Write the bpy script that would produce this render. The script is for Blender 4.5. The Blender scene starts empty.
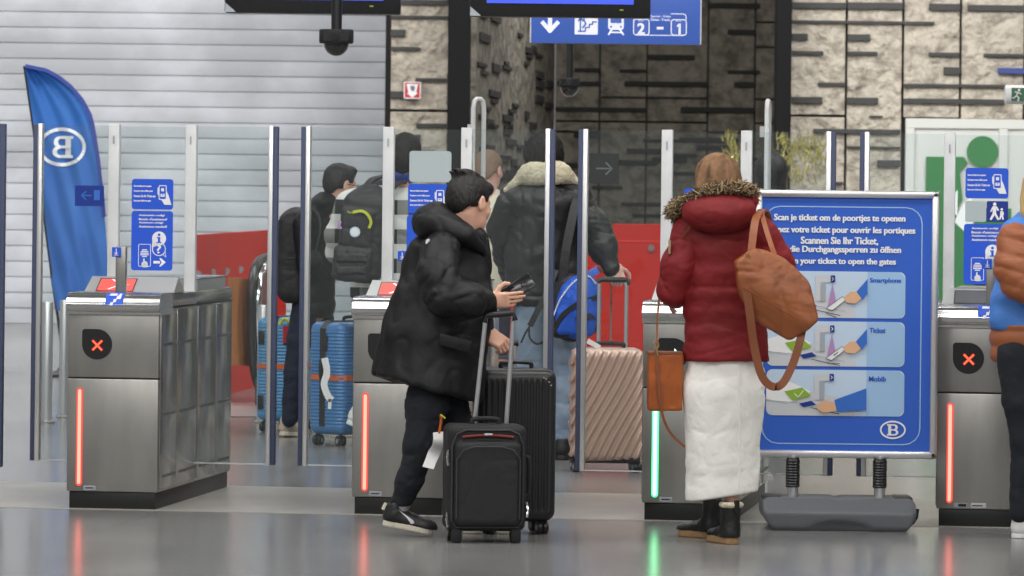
import bpy, bmesh, math, random
import numpy as np
from mathutils import Vector, Matrix
random.seed(7)
rng = np.random.default_rng(5)
C = bpy.context.scene.collection
# ---------------------------------------------------------------- camera model
F, H, CX, CY, TH = 5000.0, 1.63, 512.0, 178.0, 0.0115
cT, sT = math.cos(TH), math.sin(TH)
def unroll(px, py):
    dx, dy = px-CX, py-CY
    return dx*cT+dy*sT, -dx*sT+dy*cT
def W(px, py, d):
    ux, uy = unroll(px, py)
    return np.array([ux*d/F, d, H-uy*d/F])
def G(px, py):
    ux, uy = unroll(px, py)
    d = F*H/uy
    return np.array([ux*d/F, d, 0.0])
# ---------------------------------------------------------------- materials
def mat(name, col, rough=.5, metal=0, bump=None, var=None, emis=None, spec=.5, coat=0, sheen=0, aniso=None):
    m = bpy.data.materials.new(name); m.use_nodes = True
    nt = m.node_tree; n = nt.nodes; l = nt.links; b = n['Principled BSDF']
    b.inputs['Base Color'].default_value = (*col, 1)
    b.inputs['Roughness'].default_value = rough
    b.inputs['Metallic'].default_value = metal
    b.inputs['Specular IOR Level'].default_value = spec
    b.inputs['Coat Weight'].default_value = coat
    b.inputs['Sheen Weight'].default_value = sheen
    if emis:
        b.inputs['Emission Color'].default_value = (*emis[0], 1); b.inputs['Emission Strength'].default_value = emis[1]
    tc = None
    if bump or var:
        tc = n.new('ShaderNodeTexCoord')
    if bump:   # (scale, strength, distance, stretch)
        mp = n.new('ShaderNodeMapping'); mp.inputs['Scale'].default_value = bump[3] if len(bump) > 3 else (1, 1, 1)
        l.new(tc.outputs['Object'], mp.inputs[0])
        t = n.new('ShaderNodeTexNoise'); t.inputs['Scale'].default_value = bump[0]; t.inputs['Detail'].default_value = 5
        l.new(mp.outputs[0], t.inputs['Vector'])
        bp = n.new('ShaderNodeBump'); bp.inputs['Strength'].default_value = bump[1]; bp.inputs['Distance'].default_value = bump[2]
        l.new(t.outputs['Fac'], bp.inputs['Height']); l.new(bp.outputs[0], b.inputs['Normal'])
    if var:    # (scale, colour2, lo, hi, stretch)
        mp = n.new('ShaderNodeMapping'); mp.inputs['Scale'].default_value = var[4] if len(var) > 4 else (1, 1, 1)
        l.new(tc.outputs['Object'], mp.inputs[0])
        t = n.new('ShaderNodeTexNoise'); t.inputs['Scale'].default_value = var[0]; t.inputs['Detail'].default_value = 6
        l.new(mp.outputs[0], t.inputs['Vector'])
        r = n.new('ShaderNodeValToRGB'); r.color_ramp.elements[0].position = var[2]; r.color_ramp.elements[1].position = var[3]
        r.color_ramp.elements[0].color = (*col, 1); r.color_ramp.elements[1].color = (*var[1], 1)
        l.new(t.outputs['Fac'], r.inputs[0]); l.new(r.outputs[0], b.inputs['Base Color'])
    return m
def srgb(r, g, b):
    f = lambda c: ((c/255+.055)/1.055)**2.4 if c > 10 else c/255/12.92
    return (f(r), f(g), f(b))
def glassmat(name, tint=(.93, .96, .96), haze=.012, gloss=.022):
    m = bpy.data.materials.new(name); m.use_nodes = True
    nt = m.node_tree; n = nt.nodes; l = nt.links; n.clear()
    o = n.new('ShaderNodeOutputMaterial'); tr = n.new('ShaderNodeBsdfTransparent'); tr.inputs[0].default_value = (*tint, 1)
    df = n.new('ShaderNodeBsdfDiffuse'); df.inputs[0].default_value = (.8, .83, .85, 1)
    gl = n.new('ShaderNodeBsdfGlossy'); gl.inputs['Roughness'].default_value = .03
    m1 = n.new('ShaderNodeMixShader'); m2 = n.new('ShaderNodeMixShader')
    m1.inputs[0].default_value = haze; m2.inputs[0].default_value = gloss
    l.new(tr.outputs[0], m1.inputs[1]); l.new(df.outputs[0], m1.inputs[2])
    l.new(m1.outputs[0], m2.inputs[1]); l.new(gl.outputs[0], m2.inputs[2]); l.new(m2.outputs[0], o.inputs[0])
    return m
MT = dict(
 steel=mat('brushed steel', (.37, .362, .34), .36, .9, bump=(60, .06, .002, (1, 1, 14)), var=(9, (.45, .44, .415), .35, .7, (1, 1, .3))),
 steelside=mat('polished steel side', (.50, .50, .49), .2, .95, bump=(6, .05, .01), var=(4, (.34, .34, .33), .4, .65)),
 steelroll=mat('bright steel', (.58, .58, .58), .22, 1),
 steeldark=mat('dark steel', (.16, .16, .165), .35, .8),
 plinth=mat('plinth black', (.012, .012, .012), .4),
 seam=mat('seam black', (.01, .01, .01), .6),
 black=mat('black plastic', (.012, .012, .013), .35),
 blackmatte=mat('matte black', (.012, .012, .013), .7), column=mat('column black', (.006, .006, .007), .75, spec=.2),
 white=mat('white paint', (.80, .80, .80), .4),
 postwhite=mat('white post', (.72, .73, .74), .35, var=(7, (.62, .63, .64), .4, .7)),
 postblue=mat('dark blue edge', srgb(66, 74, 102), .6),
 glass=glassmat('gate glass'), glass2=glassmat('glass plate', (.9, .93, .93), .16, .06),
 blue=mat('sign blue', srgb(34, 88, 214), .45), bluedk=mat('sign dark blue', srgb(20, 50, 140), .45),
 bluepost=mat('poster blue', srgb(44, 96, 200), .5), bluelt=mat('pale blue', srgb(160, 196, 232), .5),
 bluelt2=mat('lighter blue', srgb(196, 216, 236), .5), greylt=mat('print grey', srgb(205, 208, 212), .5),
 greymd=mat('print mid grey', srgb(165, 170, 178), .5), skinprint=mat('print skin', srgb(228, 180, 140), .5),
 greenprint=mat('print green', srgb(140, 180, 50), .5), purple=mat('print purple', srgb(180, 140, 190), .5),
 bluearm=mat('print arm blue', srgb(50, 110, 200), .5), ink=mat('print ink', srgb(60, 70, 90), .5),
 signwhite=mat('sign white', (.86, .87, .88), .5),
 pale=mat('pale frosted plate', srgb(178, 190, 192), .5),
 ledred=mat('led red', (.3, .02, .02), .5, emis=((1, .05, .04), 1.3)),
 ledcore=mat('led core', (.2, .05, .03), .5, emis=((1, .27, .19), 2.3)),
 ledgreen=mat('led green', (.1, .8, .3), .3, emis=((.04, 1, .25), 3)),
 ledgcore=mat('led green core', (.7, 1, .8), .3, emis=((.45, 1, .62), 2.2)),
 xred=mat('cross red', (.3, .02, .01), .3, emis=((1, .12, .05), 1.8)),
 xglow=mat('cross glow', (.3, .01, .01), .3, emis=((1, .03, .01), .10)),
 screenred=mat('screen red', srgb(220, 70, 60), .4, emis=((.9, .12, .1), .45)),
 screenpink=mat('screen arrow', (1, .8, .8), .4, emis=((1, .6, .6), .9)),
 screenblue=mat('screen blue', srgb(60, 80, 200), .3, emis=((.08, .13, .75), .7)),
 signblue=mat('lit sign blue', srgb(70, 105, 190), .4, emis=(srgb(60, 100, 200), .25)),
 signlit=mat('lit sign white', (.9, .9, .95), .4, emis=((.9, .93, 1), .35)),
 redpanel=mat('red panel', (.60, .016, .006), .4, spec=.25),
 redline=mat('red line', srgb(235, 50, 30), .3),
 green=mat('pictogram green', srgb(45, 118, 62), .5),
 doorgrey=mat('door white', srgb(205, 207, 203), .5),
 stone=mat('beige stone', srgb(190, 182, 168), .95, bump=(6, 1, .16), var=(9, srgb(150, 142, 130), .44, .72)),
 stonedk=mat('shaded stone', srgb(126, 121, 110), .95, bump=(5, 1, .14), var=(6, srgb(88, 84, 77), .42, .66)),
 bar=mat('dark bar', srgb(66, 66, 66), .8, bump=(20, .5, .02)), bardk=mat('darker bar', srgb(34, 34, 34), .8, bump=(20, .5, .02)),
 shutter=mat('galvanised slats', srgb(184, 188, 194), .5, .1, var=(1.1, srgb(216, 220, 228), .38, .66, (1, 1, 1.4))),
 wood=mat('orange board', srgb(172, 106, 58), .5, var=(5, srgb(188, 124, 72), .3, .7, (1, 1, .2))),
 rubber=mat('handrail rubber', (.02, .02, .022), .35),
 chrome=mat('chrome', (.75, .75, .76), .15, 1),
 alu=mat('aluminium', (.72, .72, .73), .32, .85),
 standgrey=mat('grey plastic', srgb(98, 100, 104), .5, bump=(200, .1, .001)),
 parka=mat('black parka', (.0065, .0065, .0075), .55, bump=(14, .35, .012), spec=.4),
 trouser=mat('navy black trousers', (.012, .014, .02), .85, bump=(18, .5, .012)),
 leather=mat('charcoal leather', (.010, .010, .011), .38, bump=(8, .35, .012), var=(5, (.034, .034, .035), .48, .75)),
 wool=mat('cream wool', srgb(206, 196, 170), .95, bump=(70, .9, .01), var=(30, srgb(172, 160, 134), .5, .75)),
 jeans=mat('light jeans', srgb(122, 140, 162), .85, bump=(16, .5, .01), var=(8, srgb(150, 166, 184), .4, .7)),
 darkjeans=mat('dark jeans', (.018, .025, .045), .85, bump=(20, .5, .01)),
 red=mat('red parka', srgb(134, 17, 24), .7, bump=(16, .5, .01), var=(3.5, srgb(116, 13, 19), .4, .65)),
 skirt=mat('white skirt', srgb(246, 244, 238), .85, bump=(9, .6, .02)),
 furl=mat('fur light', srgb(170, 150, 118), .95), furd=mat('fur dark', srgb(92, 74, 54), .95),
 tan=mat('tan leather', srgb(152, 86, 46), .48, bump=(12, .5, .01), var=(7, srgb(130, 70, 36), .45, .7)),
 tandk=mat('tan leather strap', srgb(134, 76, 44), .5),
 orangebag=mat('orange tan leather', srgb(176, 92, 34), .5, bump=(12, .4, .01), var=(7, srgb(150, 74, 26), .4, .7)),
 gold=mat('gold', (.75, .52, .2), .25, 1),
 skin=mat('skin', srgb(226, 176, 152), .55, spec=.35), skin2=mat('skin ruddy', srgb(230, 180, 164), .55, spec=.35),
 lip=mat('lip', srgb(160, 95, 88), .5),
 hairblack=mat('black hair', (.010, .009, .009), .55, bump=(90, .8, .006, (1, 1, .2))),
 hairdark=mat('dark brown hair', (.008, .006, .005), .6, spec=.25, bump=(90, .8, .006, (1, 1, .15))),
 hairbrown=mat('light brown hair', srgb(142, 108, 80), .7, spec=.25, bump=(60, .7, .006, (1, 1, .06)), var=(26, srgb(92, 68, 48), .42, .66, (1, 1, .1))),
 hairblond=mat('short fair hair', srgb(140, 116, 98), .8, bump=(120, .7, .004)),
 hairyellow=mat('blond hair', srgb(204, 172, 118), .5, bump=(90, .8, .006, (1, 1, .1))),
 cream=mat('cream jacket', srgb(214, 206, 186), .85, bump=(14, .6, .012)),
 eyew=mat('eye white', (.8, .8, .78), .2), eyed=mat('iris', (.03, .02, .015), .15),
 vest=mat('blue vest', srgb(72, 128, 208), .7, bump=(14, .5, .01)),
 puffer=mat('brown puffer', srgb(156, 90, 54), .5, bump=(16, .4, .01)),
 shoewhite=mat('white shoe', srgb(228, 228, 226), .6), shoebeige=mat('beige shoe', srgb(186, 176, 158), .7),
 shoeblack=mat('black shoe', (.015, .015, .016), .5), solecream=mat('cream sole', srgb(214, 206, 188), .7),
 soletan=mat('tan crepe sole', srgb(158, 126, 88), .8), sock=mat('grey sock', srgb(150, 150, 152), .9),
 bootleather=mat('black boot leather', (.014, .014, .014), .35, bump=(20, .6, .01)),
 caseblue=mat('blue shell', srgb(72, 128, 184), .35, spec=.6), caseblue2=mat('blue shell far', srgb(84, 148, 196), .35),
 orange=mat('orange strap', srgb(214, 104, 48), .6), paper=mat('white paper', (.82, .82, .82), .6),
 rose=mat('rose gold shell', srgb(206, 174, 158), .3, .35), caseblack=mat('black shell', (.018, .018, .019), .38),
 fabricblack=mat('black case fabric', (.016, .016, .017), .75, bump=(260, .5, .002)),
 fabricedge=mat('dark piping', (.035, .035, .037), .5), redzip=mat('red zip', srgb(128, 44, 42), .6),
 packblack=mat('black backpack nylon', (.02, .02, .022), .6, bump=(24, .5, .01)),
 packblue=mat('blue backpack', srgb(34, 88, 196), .6, bump=(14, .4, .01)),
 yellow=mat('yellow trim', srgb(206, 212, 60), .5),
 flag=None, goldreflect=mat('gold reflection', srgb(190, 178, 96), .2, .7, emis=((.9, .85, .4), .05)),  # gold reflection in glass, its shine put into colour and glow
 signred=mat('sign red', srgb(190, 40, 44), .5), exitgreen=mat('exit green', srgb(60, 110, 80), .5),
 phone=mat('phone', (.012, .012, .014), .18), lens=mat('lens', (.03, .03, .035), .1),
 ceiling=mat('ceiling', (.5, .5, .5), .8), logo=mat('logo', (.8, .8, .8), .6),
 domeglass=mat('dome', (.02, .02, .02), .08, coat=.6), darkdecal=mat('dark decal', srgb(44, 46, 48), .6), decalarrow=mat('decal arrow', srgb(104, 108, 108), .6),
 bluestrip=mat('blue strip', srgb(54, 70, 130), .6), ladderwhite=mat('loop white', srgb(206, 208, 208), .4),
)
def checkmat():
    m = mat('plaid shirt', (.02, .02, .022), .85)
    nt = m.node_tree; n = nt.nodes; l = nt.links
    tc = n.new('ShaderNodeTexCoord'); sp = n.new('ShaderNodeSeparateXYZ'); l.new(tc.outputs['Object'], sp.inputs[0])
    def band(o, per, w, off):
        a = n.new('ShaderNodeMath'); a.operation = 'MULTIPLY_ADD'; a.inputs[1].default_value = 1/per; a.inputs[2].default_value = off
        f = n.new('ShaderNodeMath'); f.operation = 'FRACT'; g = n.new('ShaderNodeMath'); g.operation = 'LESS_THAN'; g.inputs[1].default_value = w
        l.new(o, a.inputs[0]); l.new(a.outputs[0], f.inputs[0]); l.new(f.outputs[0], g.inputs[0]); return g.outputs[0]
    z = band(sp.outputs['Z'], .175, .50, .484); x = band(sp.outputs['X'], .22, .30, .9)
    s = n.new('ShaderNodeMath'); s.operation = 'MULTIPLY_ADD'; s.inputs[1].default_value = .55; l.new(z, s.inputs[0])
    s2 = n.new('ShaderNodeMath'); s2.operation = 'MULTIPLY'; s2.inputs[1].default_value = .22; l.new(x, s2.inputs[0]); l.new(s2.outputs[0], s.inputs[2])
    r = n.new('ShaderNodeValToRGB'); r.color_ramp.elements[0].color = (.02, .02, .022, 1); r.color_ramp.elements[1].color = (.75, .75, .72, 1)
    r.color_ramp.elements[0].position = .05; r.color_ramp.elements[1].position = .62
    l.new(s.outputs[0], r.inputs[0]); l.new(r.outputs[0], n['Principled BSDF'].inputs['Base Color'])
    return m
MT['plaid'] = checkmat()
# ---------------------------------------------------------------- object helpers
def link(o): C.objects.link(o); return o
def setp(o, label=None, cat=None, group=None, kind=None):
    for k, v in (('label', label), ('category', cat), ('group', group), ('kind', kind)):
        if v: o[k] = v
    return o
def thing(name, label, cat, loc=(0, 0, 0), rz=0, group=None):
    o = bpy.data.objects.new(name, None); link(o); o.location = [float(v) for v in loc]; o.rotation_euler = (0, 0, rz)
    o.empty_display_size = .1
    return setp(o, label, cat, group)
def wloc(p):
    v = Vector((0, 0, 0))
    while p is not None:
        v += Vector(p.location); p = p.parent
    return v
def mkobj(name, verts, faces, mats, parent=None, mi=None, smooth=False, local=False, angle=None):
    """verts in world coordinates unless local=True"""
    me = bpy.data.meshes.new(name)
    V = np.asarray(verts, dtype=np.float64)
    if parent is not None and not local:
        V = V-np.array(wloc(parent))
    if isinstance(faces, np.ndarray):
        me.vertices.add(len(V)); me.vertices.foreach_set('co', V.ravel())
        me.loops.add(faces.size); me.loops.foreach_set('vertex_index', faces.ravel().astype(np.int32))
        me.polygons.add(len(faces)); me.polygons.foreach_set('loop_start', np.arange(len(faces), dtype=np.int32)*faces.shape[1])
        me.update(calc_edges=True)
    else:
        me.from_pydata([tuple(map(float, v)) for v in V], [], [tuple(int(i) for i in f) for f in faces]); me.update()
    if not isinstance(mats, (list, tuple)): mats = [mats]
    for m in mats: me.materials.append(MT[m] if isinstance(m, str) else m)
    if mi is not None: me.polygons.foreach_set('material_index', np.asarray(mi, dtype=np.int32))
    if smooth: me.polygons.foreach_set('use_smooth', np.ones(len(me.polygons), dtype=bool))
    if angle is not None:
        me.polygons.foreach_set('use_smooth', np.ones(len(me.polygons), dtype=bool))
        me.set_sharp_from_angle(angle=angle)
    me.update()
    o = bpy.data.objects.new(name, me); link(o); o.parent = parent
    return o
class MB:
    """mesh collector: boxes, tubes, prisms, ribbons"""
    def __init__(s): s.v = []; s.f = []; s.m = []; s.ml = []
    def mi(s, m):
        if m not in s.ml: s.ml.append(m)
        return s.ml.index(m)
    def add(s, V, Fs, m):
        b = len(s.v); s.v += [tuple(map(float, p)) for p in V]; k = s.mi(m)
        for f in Fs: s.f.append(tuple(i+b for i in f)); s.m.append(k)
        return s
    def box(s, c, h, m='steel', bev=0, R=None, seg=2):
        bm = bmesh.new(); bmesh.ops.create_cube(bm, size=2)
        for v in bm.verts: v.co = Vector((v.co.x*h[0], v.co.y*h[1], v.co.z*h[2]))
        if bev: bmesh.ops.bevel(bm, geom=list(bm.edges), offset=bev, segments=seg, affect='EDGES', profile=.5)
        bm.verts.index_update()
        V = np.array([v.co[:] for v in bm.verts]); Fs = [[v.index for v in f.verts] for f in bm.faces]; bm.free()
        if R is not None: V = V@np.asarray(R).T
        return s.add(V+np.asarray(c), Fs, m)
    def b2(s, lo, hi, m='steel', bev=0):
        lo = np.array(lo, float); hi = np.array(hi, float)
        return s.box((lo+hi)/2, np.abs(hi-lo)/2, m, bev)
    def tube(s, pts, r, m='steel', n=12, caps=True, closed=False):
        pts = [np.array(p, float) for p in pts]; N = len(pts)
        rs = r if isinstance(r, (list, tuple)) else [r]*N
        V = []; prev = None
        for i, p in enumerate(pts):
            if closed: t = pts[(i+1) % N]-pts[i-1]
            else: t = pts[min(i+1, N-1)]-pts[max(i-1, 0)]
            t = t/np.linalg.norm(t)
            if prev is None:
                a = np.array([0, 0, 1.]) if abs(t[2]) < .9 else np.array([1., 0, 0])
            else: a = prev
            u = a-t*np.dot(a, t); u /= np.linalg.norm(u); prev = u; w = np.cross(t, u)
            for k in range(n):
                g = 2*math.pi*k/n; V.append(p+rs[i]*(math.cos(g)*u+math.sin(g)*w))
        Fs = []
        for i in range(N if closed else N-1):
            j = (i+1) % N
            for k in range(n):
                k2 = (k+1) % n; Fs.append((i*n+k, i*n+k2, j*n+k2, j*n+k))
        if caps and not closed:
            Fs.append(tuple(range(n-1, -1, -1))); Fs.append(tuple((N-1)*n+k for k in range(n)))
        return s.add(V, Fs, m)
    def ribbon(s, pts, wv, w, t, m):
        """flat strap along pts, width w along direction wv (vector or list), thickness t"""
        pts = [np.array(p, float) for p in pts]; N = len(pts); V = []
        for i, p in enumerate(pts):
            tg = pts[min(i+1, N-1)]-pts[max(i-1, 0)]; tg /= np.linalg.norm(tg)
            a = np.array(wv[i] if isinstance(wv, list) else wv, float); a = a-tg*np.dot(a, tg); a /= np.linalg.norm(a)
            b = np.cross(tg, a)
            for x, y in ((-1, -1), (1, -1), (1, 1), (-1, 1)): V.append(p+a*x*w/2+b*y*t/2)
        Fs = [(0, 3, 2, 1), tuple((N-1)*4+k for k in range(4))]
        for i in range(N-1):
            for k in range(4):
                k2 = (k+1) % 4; Fs.append((i*4+k, i*4+k2, i*4+4+k2, i*4+4+k))
        return s.add(V, Fs, m)
    def prism(s, poly, axis, lo, hi, m):
        """poly: list of 2D; extruded along axis (0,1,2) from lo to hi"""
        V = []
        for e in (lo, hi):
            for a, b in poly:
                q = [0, 0, 0]; o = [i for i in range(3) if i != axis]; q[o[0]] = a; q[o[1]] = b; q[axis] = e; V.append(q)
        n = len(poly); Fs = [tuple(range(n-1, -1, -1)), tuple(range(n, 2*n))]
        Fs += [(k, (k+1) % n, n+(k+1) % n, n+k) for k in range(n)]
        return s.add(V, Fs, m)
    def lathe(s, prof, c, m, n=24, axis=2):
        V = []
        for r, z in prof:
            for k in range(n):
                g = 2*math.pi*k/n; p = [r*math.cos(g), r*math.sin(g), z]
                if axis == 0: p = [z, p[0], p[1]]
                if axis == 1: p = [p[0], z, p[1]]
                V.append(np.array(p)+np.array(c))
        Fs = []
        for i in range(len(prof)-1):
            for k in range(n):
                k2 = (k+1) % n; Fs.append((i*n+k, i*n+k2, (i+1)*n+k2, (i+1)*n+k))
        Fs.append(tuple(range(n-1, -1, -1))); Fs.append(tuple((len(prof)-1)*n+k for k in range(n)))
        return s.add(V, Fs, m)
    def build(s, name, parent=None, local=False, angle=.6, fix=True):
        o = mkobj(name, s.v, s.f, s.ml, parent, s.m, local=local)
        if fix:
            bm = bmesh.new(); bm.from_mesh(o.data); bmesh.ops.recalc_face_normals(bm, faces=bm.faces); bm.to_mesh(o.data); bm.free()
        if angle is not None:
            me = o.data; me.polygons.foreach_set('use_smooth', np.ones(len(me.polygons), dtype=bool)); me.set_sharp_from_angle(angle=angle)
        return o
def spline(pts, n=8):
    """catmull-rom"""
    P = [np.array(p, float) for p in pts]; P = [2*P[0]-P[1]]+P+[2*P[-1]-P[-2]]; out = []
    for i in range(1, len(P)-2):
        for k in range(n):
            t = k/n
            out.append(.5*((2*P[i])+(-P[i-1]+P[i+1])*t+(2*P[i-1]-5*P[i]+4*P[i+1]-P[i+2])*t*t+(-P[i-1]+3*P[i]-3*P[i+1]+P[i+2])*t**3))
    out.append(P[-2]); return out
# ---------------------------------------------------------------- SDF kit
def _h(ix, iy, iz):
    n = (ix*374761393+iy*668265263+iz*1274126177) & 0xffffffff
    n = ((n ^ (n >> 13))*1274126177) & 0xffffffff
    return ((n ^ (n >> 16)) & 0xffff)/65535.0
def noise(P):
    i = np.floor(P).astype(np.int64); f = P-i; f = f*f*(3-2*f); r = 0
    for a in (0, 1):
        for b in (0, 1):
            for c in (0, 1):
                w = (f[:, 0] if a else 1-f[:, 0])*(f[:, 1] if b else 1-f[:, 1])*(f[:, 2] if c else 1-f[:, 2])
                r = r+w*_h(i[:, 0]+a, i[:, 1]+b, i[:, 2]+c)
    return r
def wr(amp, sc, st=(1, 1, 1), seed=0.):
    """cloth: soft swells plus narrow warped creases"""
    st = np.array(st)
    def f(P):
        Q = P*sc*st+seed; w = noise(Q*.5+17)*2.2; w2 = noise(Q*.5+41)*2.2
        Q = Q+np.stack([w, w2, w*.6-w2*.4], 1); n = noise(Q); n2 = noise(Q*1.9+31)
        return amp*(.55*np.exp(-((n-.5)/.10)**2)+.30*np.exp(-((n2-.5)/.12)**2)-.7*(noise(Q*.7+9)-.5)-.2)
    return f
class S:
    def __init__(s): s.ops = []; s.bb = []; s.fr = None; s.disp = []
    def frame(s, o=None, R=None):
        s.fr = None if o is None else (np.array(o, float), np.array(R, float)); return s
    def _reg(s, fn, k, op, pts, r):
        fr = s.fr
        if fr is not None:
            g = lambda P: fn((P-fr[0])@fr[1])
            pts = [fr[0]+fr[1]@np.array(p, float) for p in pts]
        else: g = fn; pts = [np.array(p, float) for p in pts]
        s.ops.append((g, k, op))
        if op == '+':
            for p in pts: s.bb.append((p-r, p+r))
        return s
    def cap(s, a, b, ra, rb=None, k=.02, sq=(1, 1, 1), op='+'):
        a = np.array(a, float); b = np.array(b, float); rb = ra if rb is None else rb; sq = np.array(sq, float); mn = min(sq.min(), 1)
        def fn(P):
            Q = (P-a)/sq; d = (b-a)/sq; t = np.clip(Q@d/max(d@d, 1e-9), 0, 1)
            return (np.linalg.norm(Q-t[:, None]*d, axis=1)-(ra+(rb-ra)*t))*mn
        return s._reg(fn, k, op, [a, b], max(ra, rb)*max(sq.max(), 1))
    def ell(s, c, r, k=.02, R=None, op='+'):
        c = np.array(c, float); r = np.array(r, float) if np.ndim(r) else np.array([r]*3, float)
        def fn(P):
            Q = P-c
            if R is not None: Q = Q@np.asarray(R)
            a = np.linalg.norm(Q/r, axis=1); b = np.linalg.norm(Q/r**2, axis=1)+1e-9
            return a*(a-1)/b
        return s._reg(fn, k, op, [c], r.max())
    def box(s, c, h, rd=.01, k=.01, R=None, op='+'):
        c = np.array(c, float); h = np.array(h, float)
        def fn(P):
            Q = P-c
            if R is not None: Q = Q@np.asarray(R)
            q = np.abs(Q)-(h-rd)
            return np.linalg.norm(np.maximum(q, 0), axis=1)+np.minimum(q.max(1), 0)-rd
        return s._reg(fn, k, op, [c], np.linalg.norm(h))
    def cut(s, p, n, k=.008):
        p = np.array(p, float); n = np.array(n, float); n /= np.linalg.norm(n)
        return s._reg(lambda P: (P-p)@n, k, 'x', [], 0)
    def chain(s, pts, k=.02, sq=(1, 1, 1)):
        for (a, ra), (b, rb) in zip(pts[:-1], pts[1:]): s.cap(a, b, ra, rb, k, sq)
        return s
    def ev(s, P):
        d = None
        for g, k, op in s.ops:
            v = g(P)
            if op == '+':
                if d is None: d = v
                else:
                    h = np.maximum(k-np.abs(d-v), 0)/k; d = np.minimum(d, v)-h*h*k*.25
            elif op == '-':
                h = np.maximum(k-np.abs(d+v), 0)/k; d = np.maximum(d, -v)+h*h*k*.25
            else:
                h = np.maximum(k-np.abs(d-v), 0)/k; d = np.maximum(d, v)+h*h*k*.25
        for f in s.disp: d = d+f(P)
        return d
    def mesh(s, h=.008):
        lo = np.min([b[0] for b in s.bb], 0)-3*h-.02; hi = np.max([b[1] for b in s.bb], 0)+3*h+.02
        B = 4; nb = np.ceil((hi-lo)/(h*B)).astype(int)+1
        gx = [lo[i]+(np.arange(nb[i])+.5)*h*B for i in range(3)]
        cc = np.stack(np.meshgrid(*gx, indexing='ij'), -1).reshape(-1, 3)
        dc = s.ev(cc); dd = dc.reshape(nb)
        act = np.abs(dd) < h*B*1.35+.012
        n = nb*B; vals = np.repeat(np.repeat(np.repeat(np.where(dd < 0, -1., 1.), B, 0), B, 1), B, 2)
        ai = np.argwhere(act)
        off = np.stack(np.meshgrid(*[np.arange(B)]*3, indexing='ij'), -1).reshape(-1, 3)
        idx = (ai[:, None, :]*B+off[None]).reshape(-1, 3)
        pv = np.empty(len(idx))
        for st in range(0, len(idx), 400000):
            q = idx[st:st+400000]; pv[st:st+400000] = s.ev(lo+q*h)
        vals[idx[:, 0], idx[:, 1], idx[:, 2]] = pv
        return nets(vals, lo, h)
def nets(v, lo, h):
    s = v < 0
    c8 = np.zeros(tuple(np.array(v.shape)-1), dtype=np.int8)
    offs = [(a, b, c) for a in (0, 1) for b in (0, 1) for c in (0, 1)]
    X, Y, Z = c8.shape
    for a, b, c in offs: c8 += s[a:a+X, b:b+Y, c:c+Z]
    m = (c8 > 0) & (c8 < 8); cells = np.argwhere(m); idx = -np.ones(c8.shape, dtype=np.int64); idx[m] = np.arange(len(cells))
    pos = np.zeros((len(cells), 3)); cnt = np.zeros(len(cells))
    for i, oa in enumerate(offs):
        for ob in offs[i+1:]:
            if sum(abs(x-y) for x, y in zip(oa, ob)) != 1: continue
            A = cells+oa; Bq = cells+ob
            va = v[A[:, 0], A[:, 1], A[:, 2]]; vb = v[Bq[:, 0], Bq[:, 1], Bq[:, 2]]
            cr = (va < 0) != (vb < 0); t = np.where(cr, va/np.where(cr, va-vb, 1), 0)
            pos += np.where(cr[:, None], np.array(oa)+t[:, None]*(np.array(ob)-np.array(oa)), 0); cnt += cr
    V = (cells+pos/cnt[:, None])*h+lo
    Fs = []
    for ax in range(3):
        o = [0, 0, 0]; o[ax] = 1
        n0 = [v.shape[i]-o[i] for i in range(3)]
        A = s[:n0[0], :n0[1], :n0[2]]; Bq = s[o[0]:, o[1]:, o[2]:]
        e = np.argwhere(A != Bq); b, c = [i for i in range(3) if i != ax]
        e = e[(e[:, b] > 0) & (e[:, c] > 0) & (e[:, b] < v.shape[b]-1) & (e[:, c] < v.shape[c]-1)]
        fl = A[e[:, 0], e[:, 1], e[:, 2]]
        def g(db, dc):
            q = e.copy(); q[:, b] -= db; q[:, c] -= dc; return idx[q[:, 0], q[:, 1], q[:, 2]]
        f = np.stack([g(1, 1), g(0, 1), g(0, 0), g(1, 0)], 1)
        flip = fl if ax != 1 else ~fl
        f[~flip] = f[~flip][:, ::-1]
        Fs.append(f)
    Fs = np.concatenate(Fs); Fs = Fs[(Fs >= 0).all(1)]
    return V, Fs
def sobj(name, s, h, m, parent, smooth=True):
    V, Fs = s.mesh(h)
    return mkobj(name, V, Fs, m, parent, smooth=smooth)
def fromframe(V, o, R): return np.asarray(V)@np.asarray(R).T+np.asarray(o)
def axes(fwd, up=(0, 0, 1)):
    """columns: x=forward, y=left, z=up"""
    f = np.array(fwd, float); f /= np.linalg.norm(f); u = np.array(up, float); u = u-f*(u@f); u /= np.linalg.norm(u)
    return np.stack([f, np.cross(u, f), u], 1)
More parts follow.
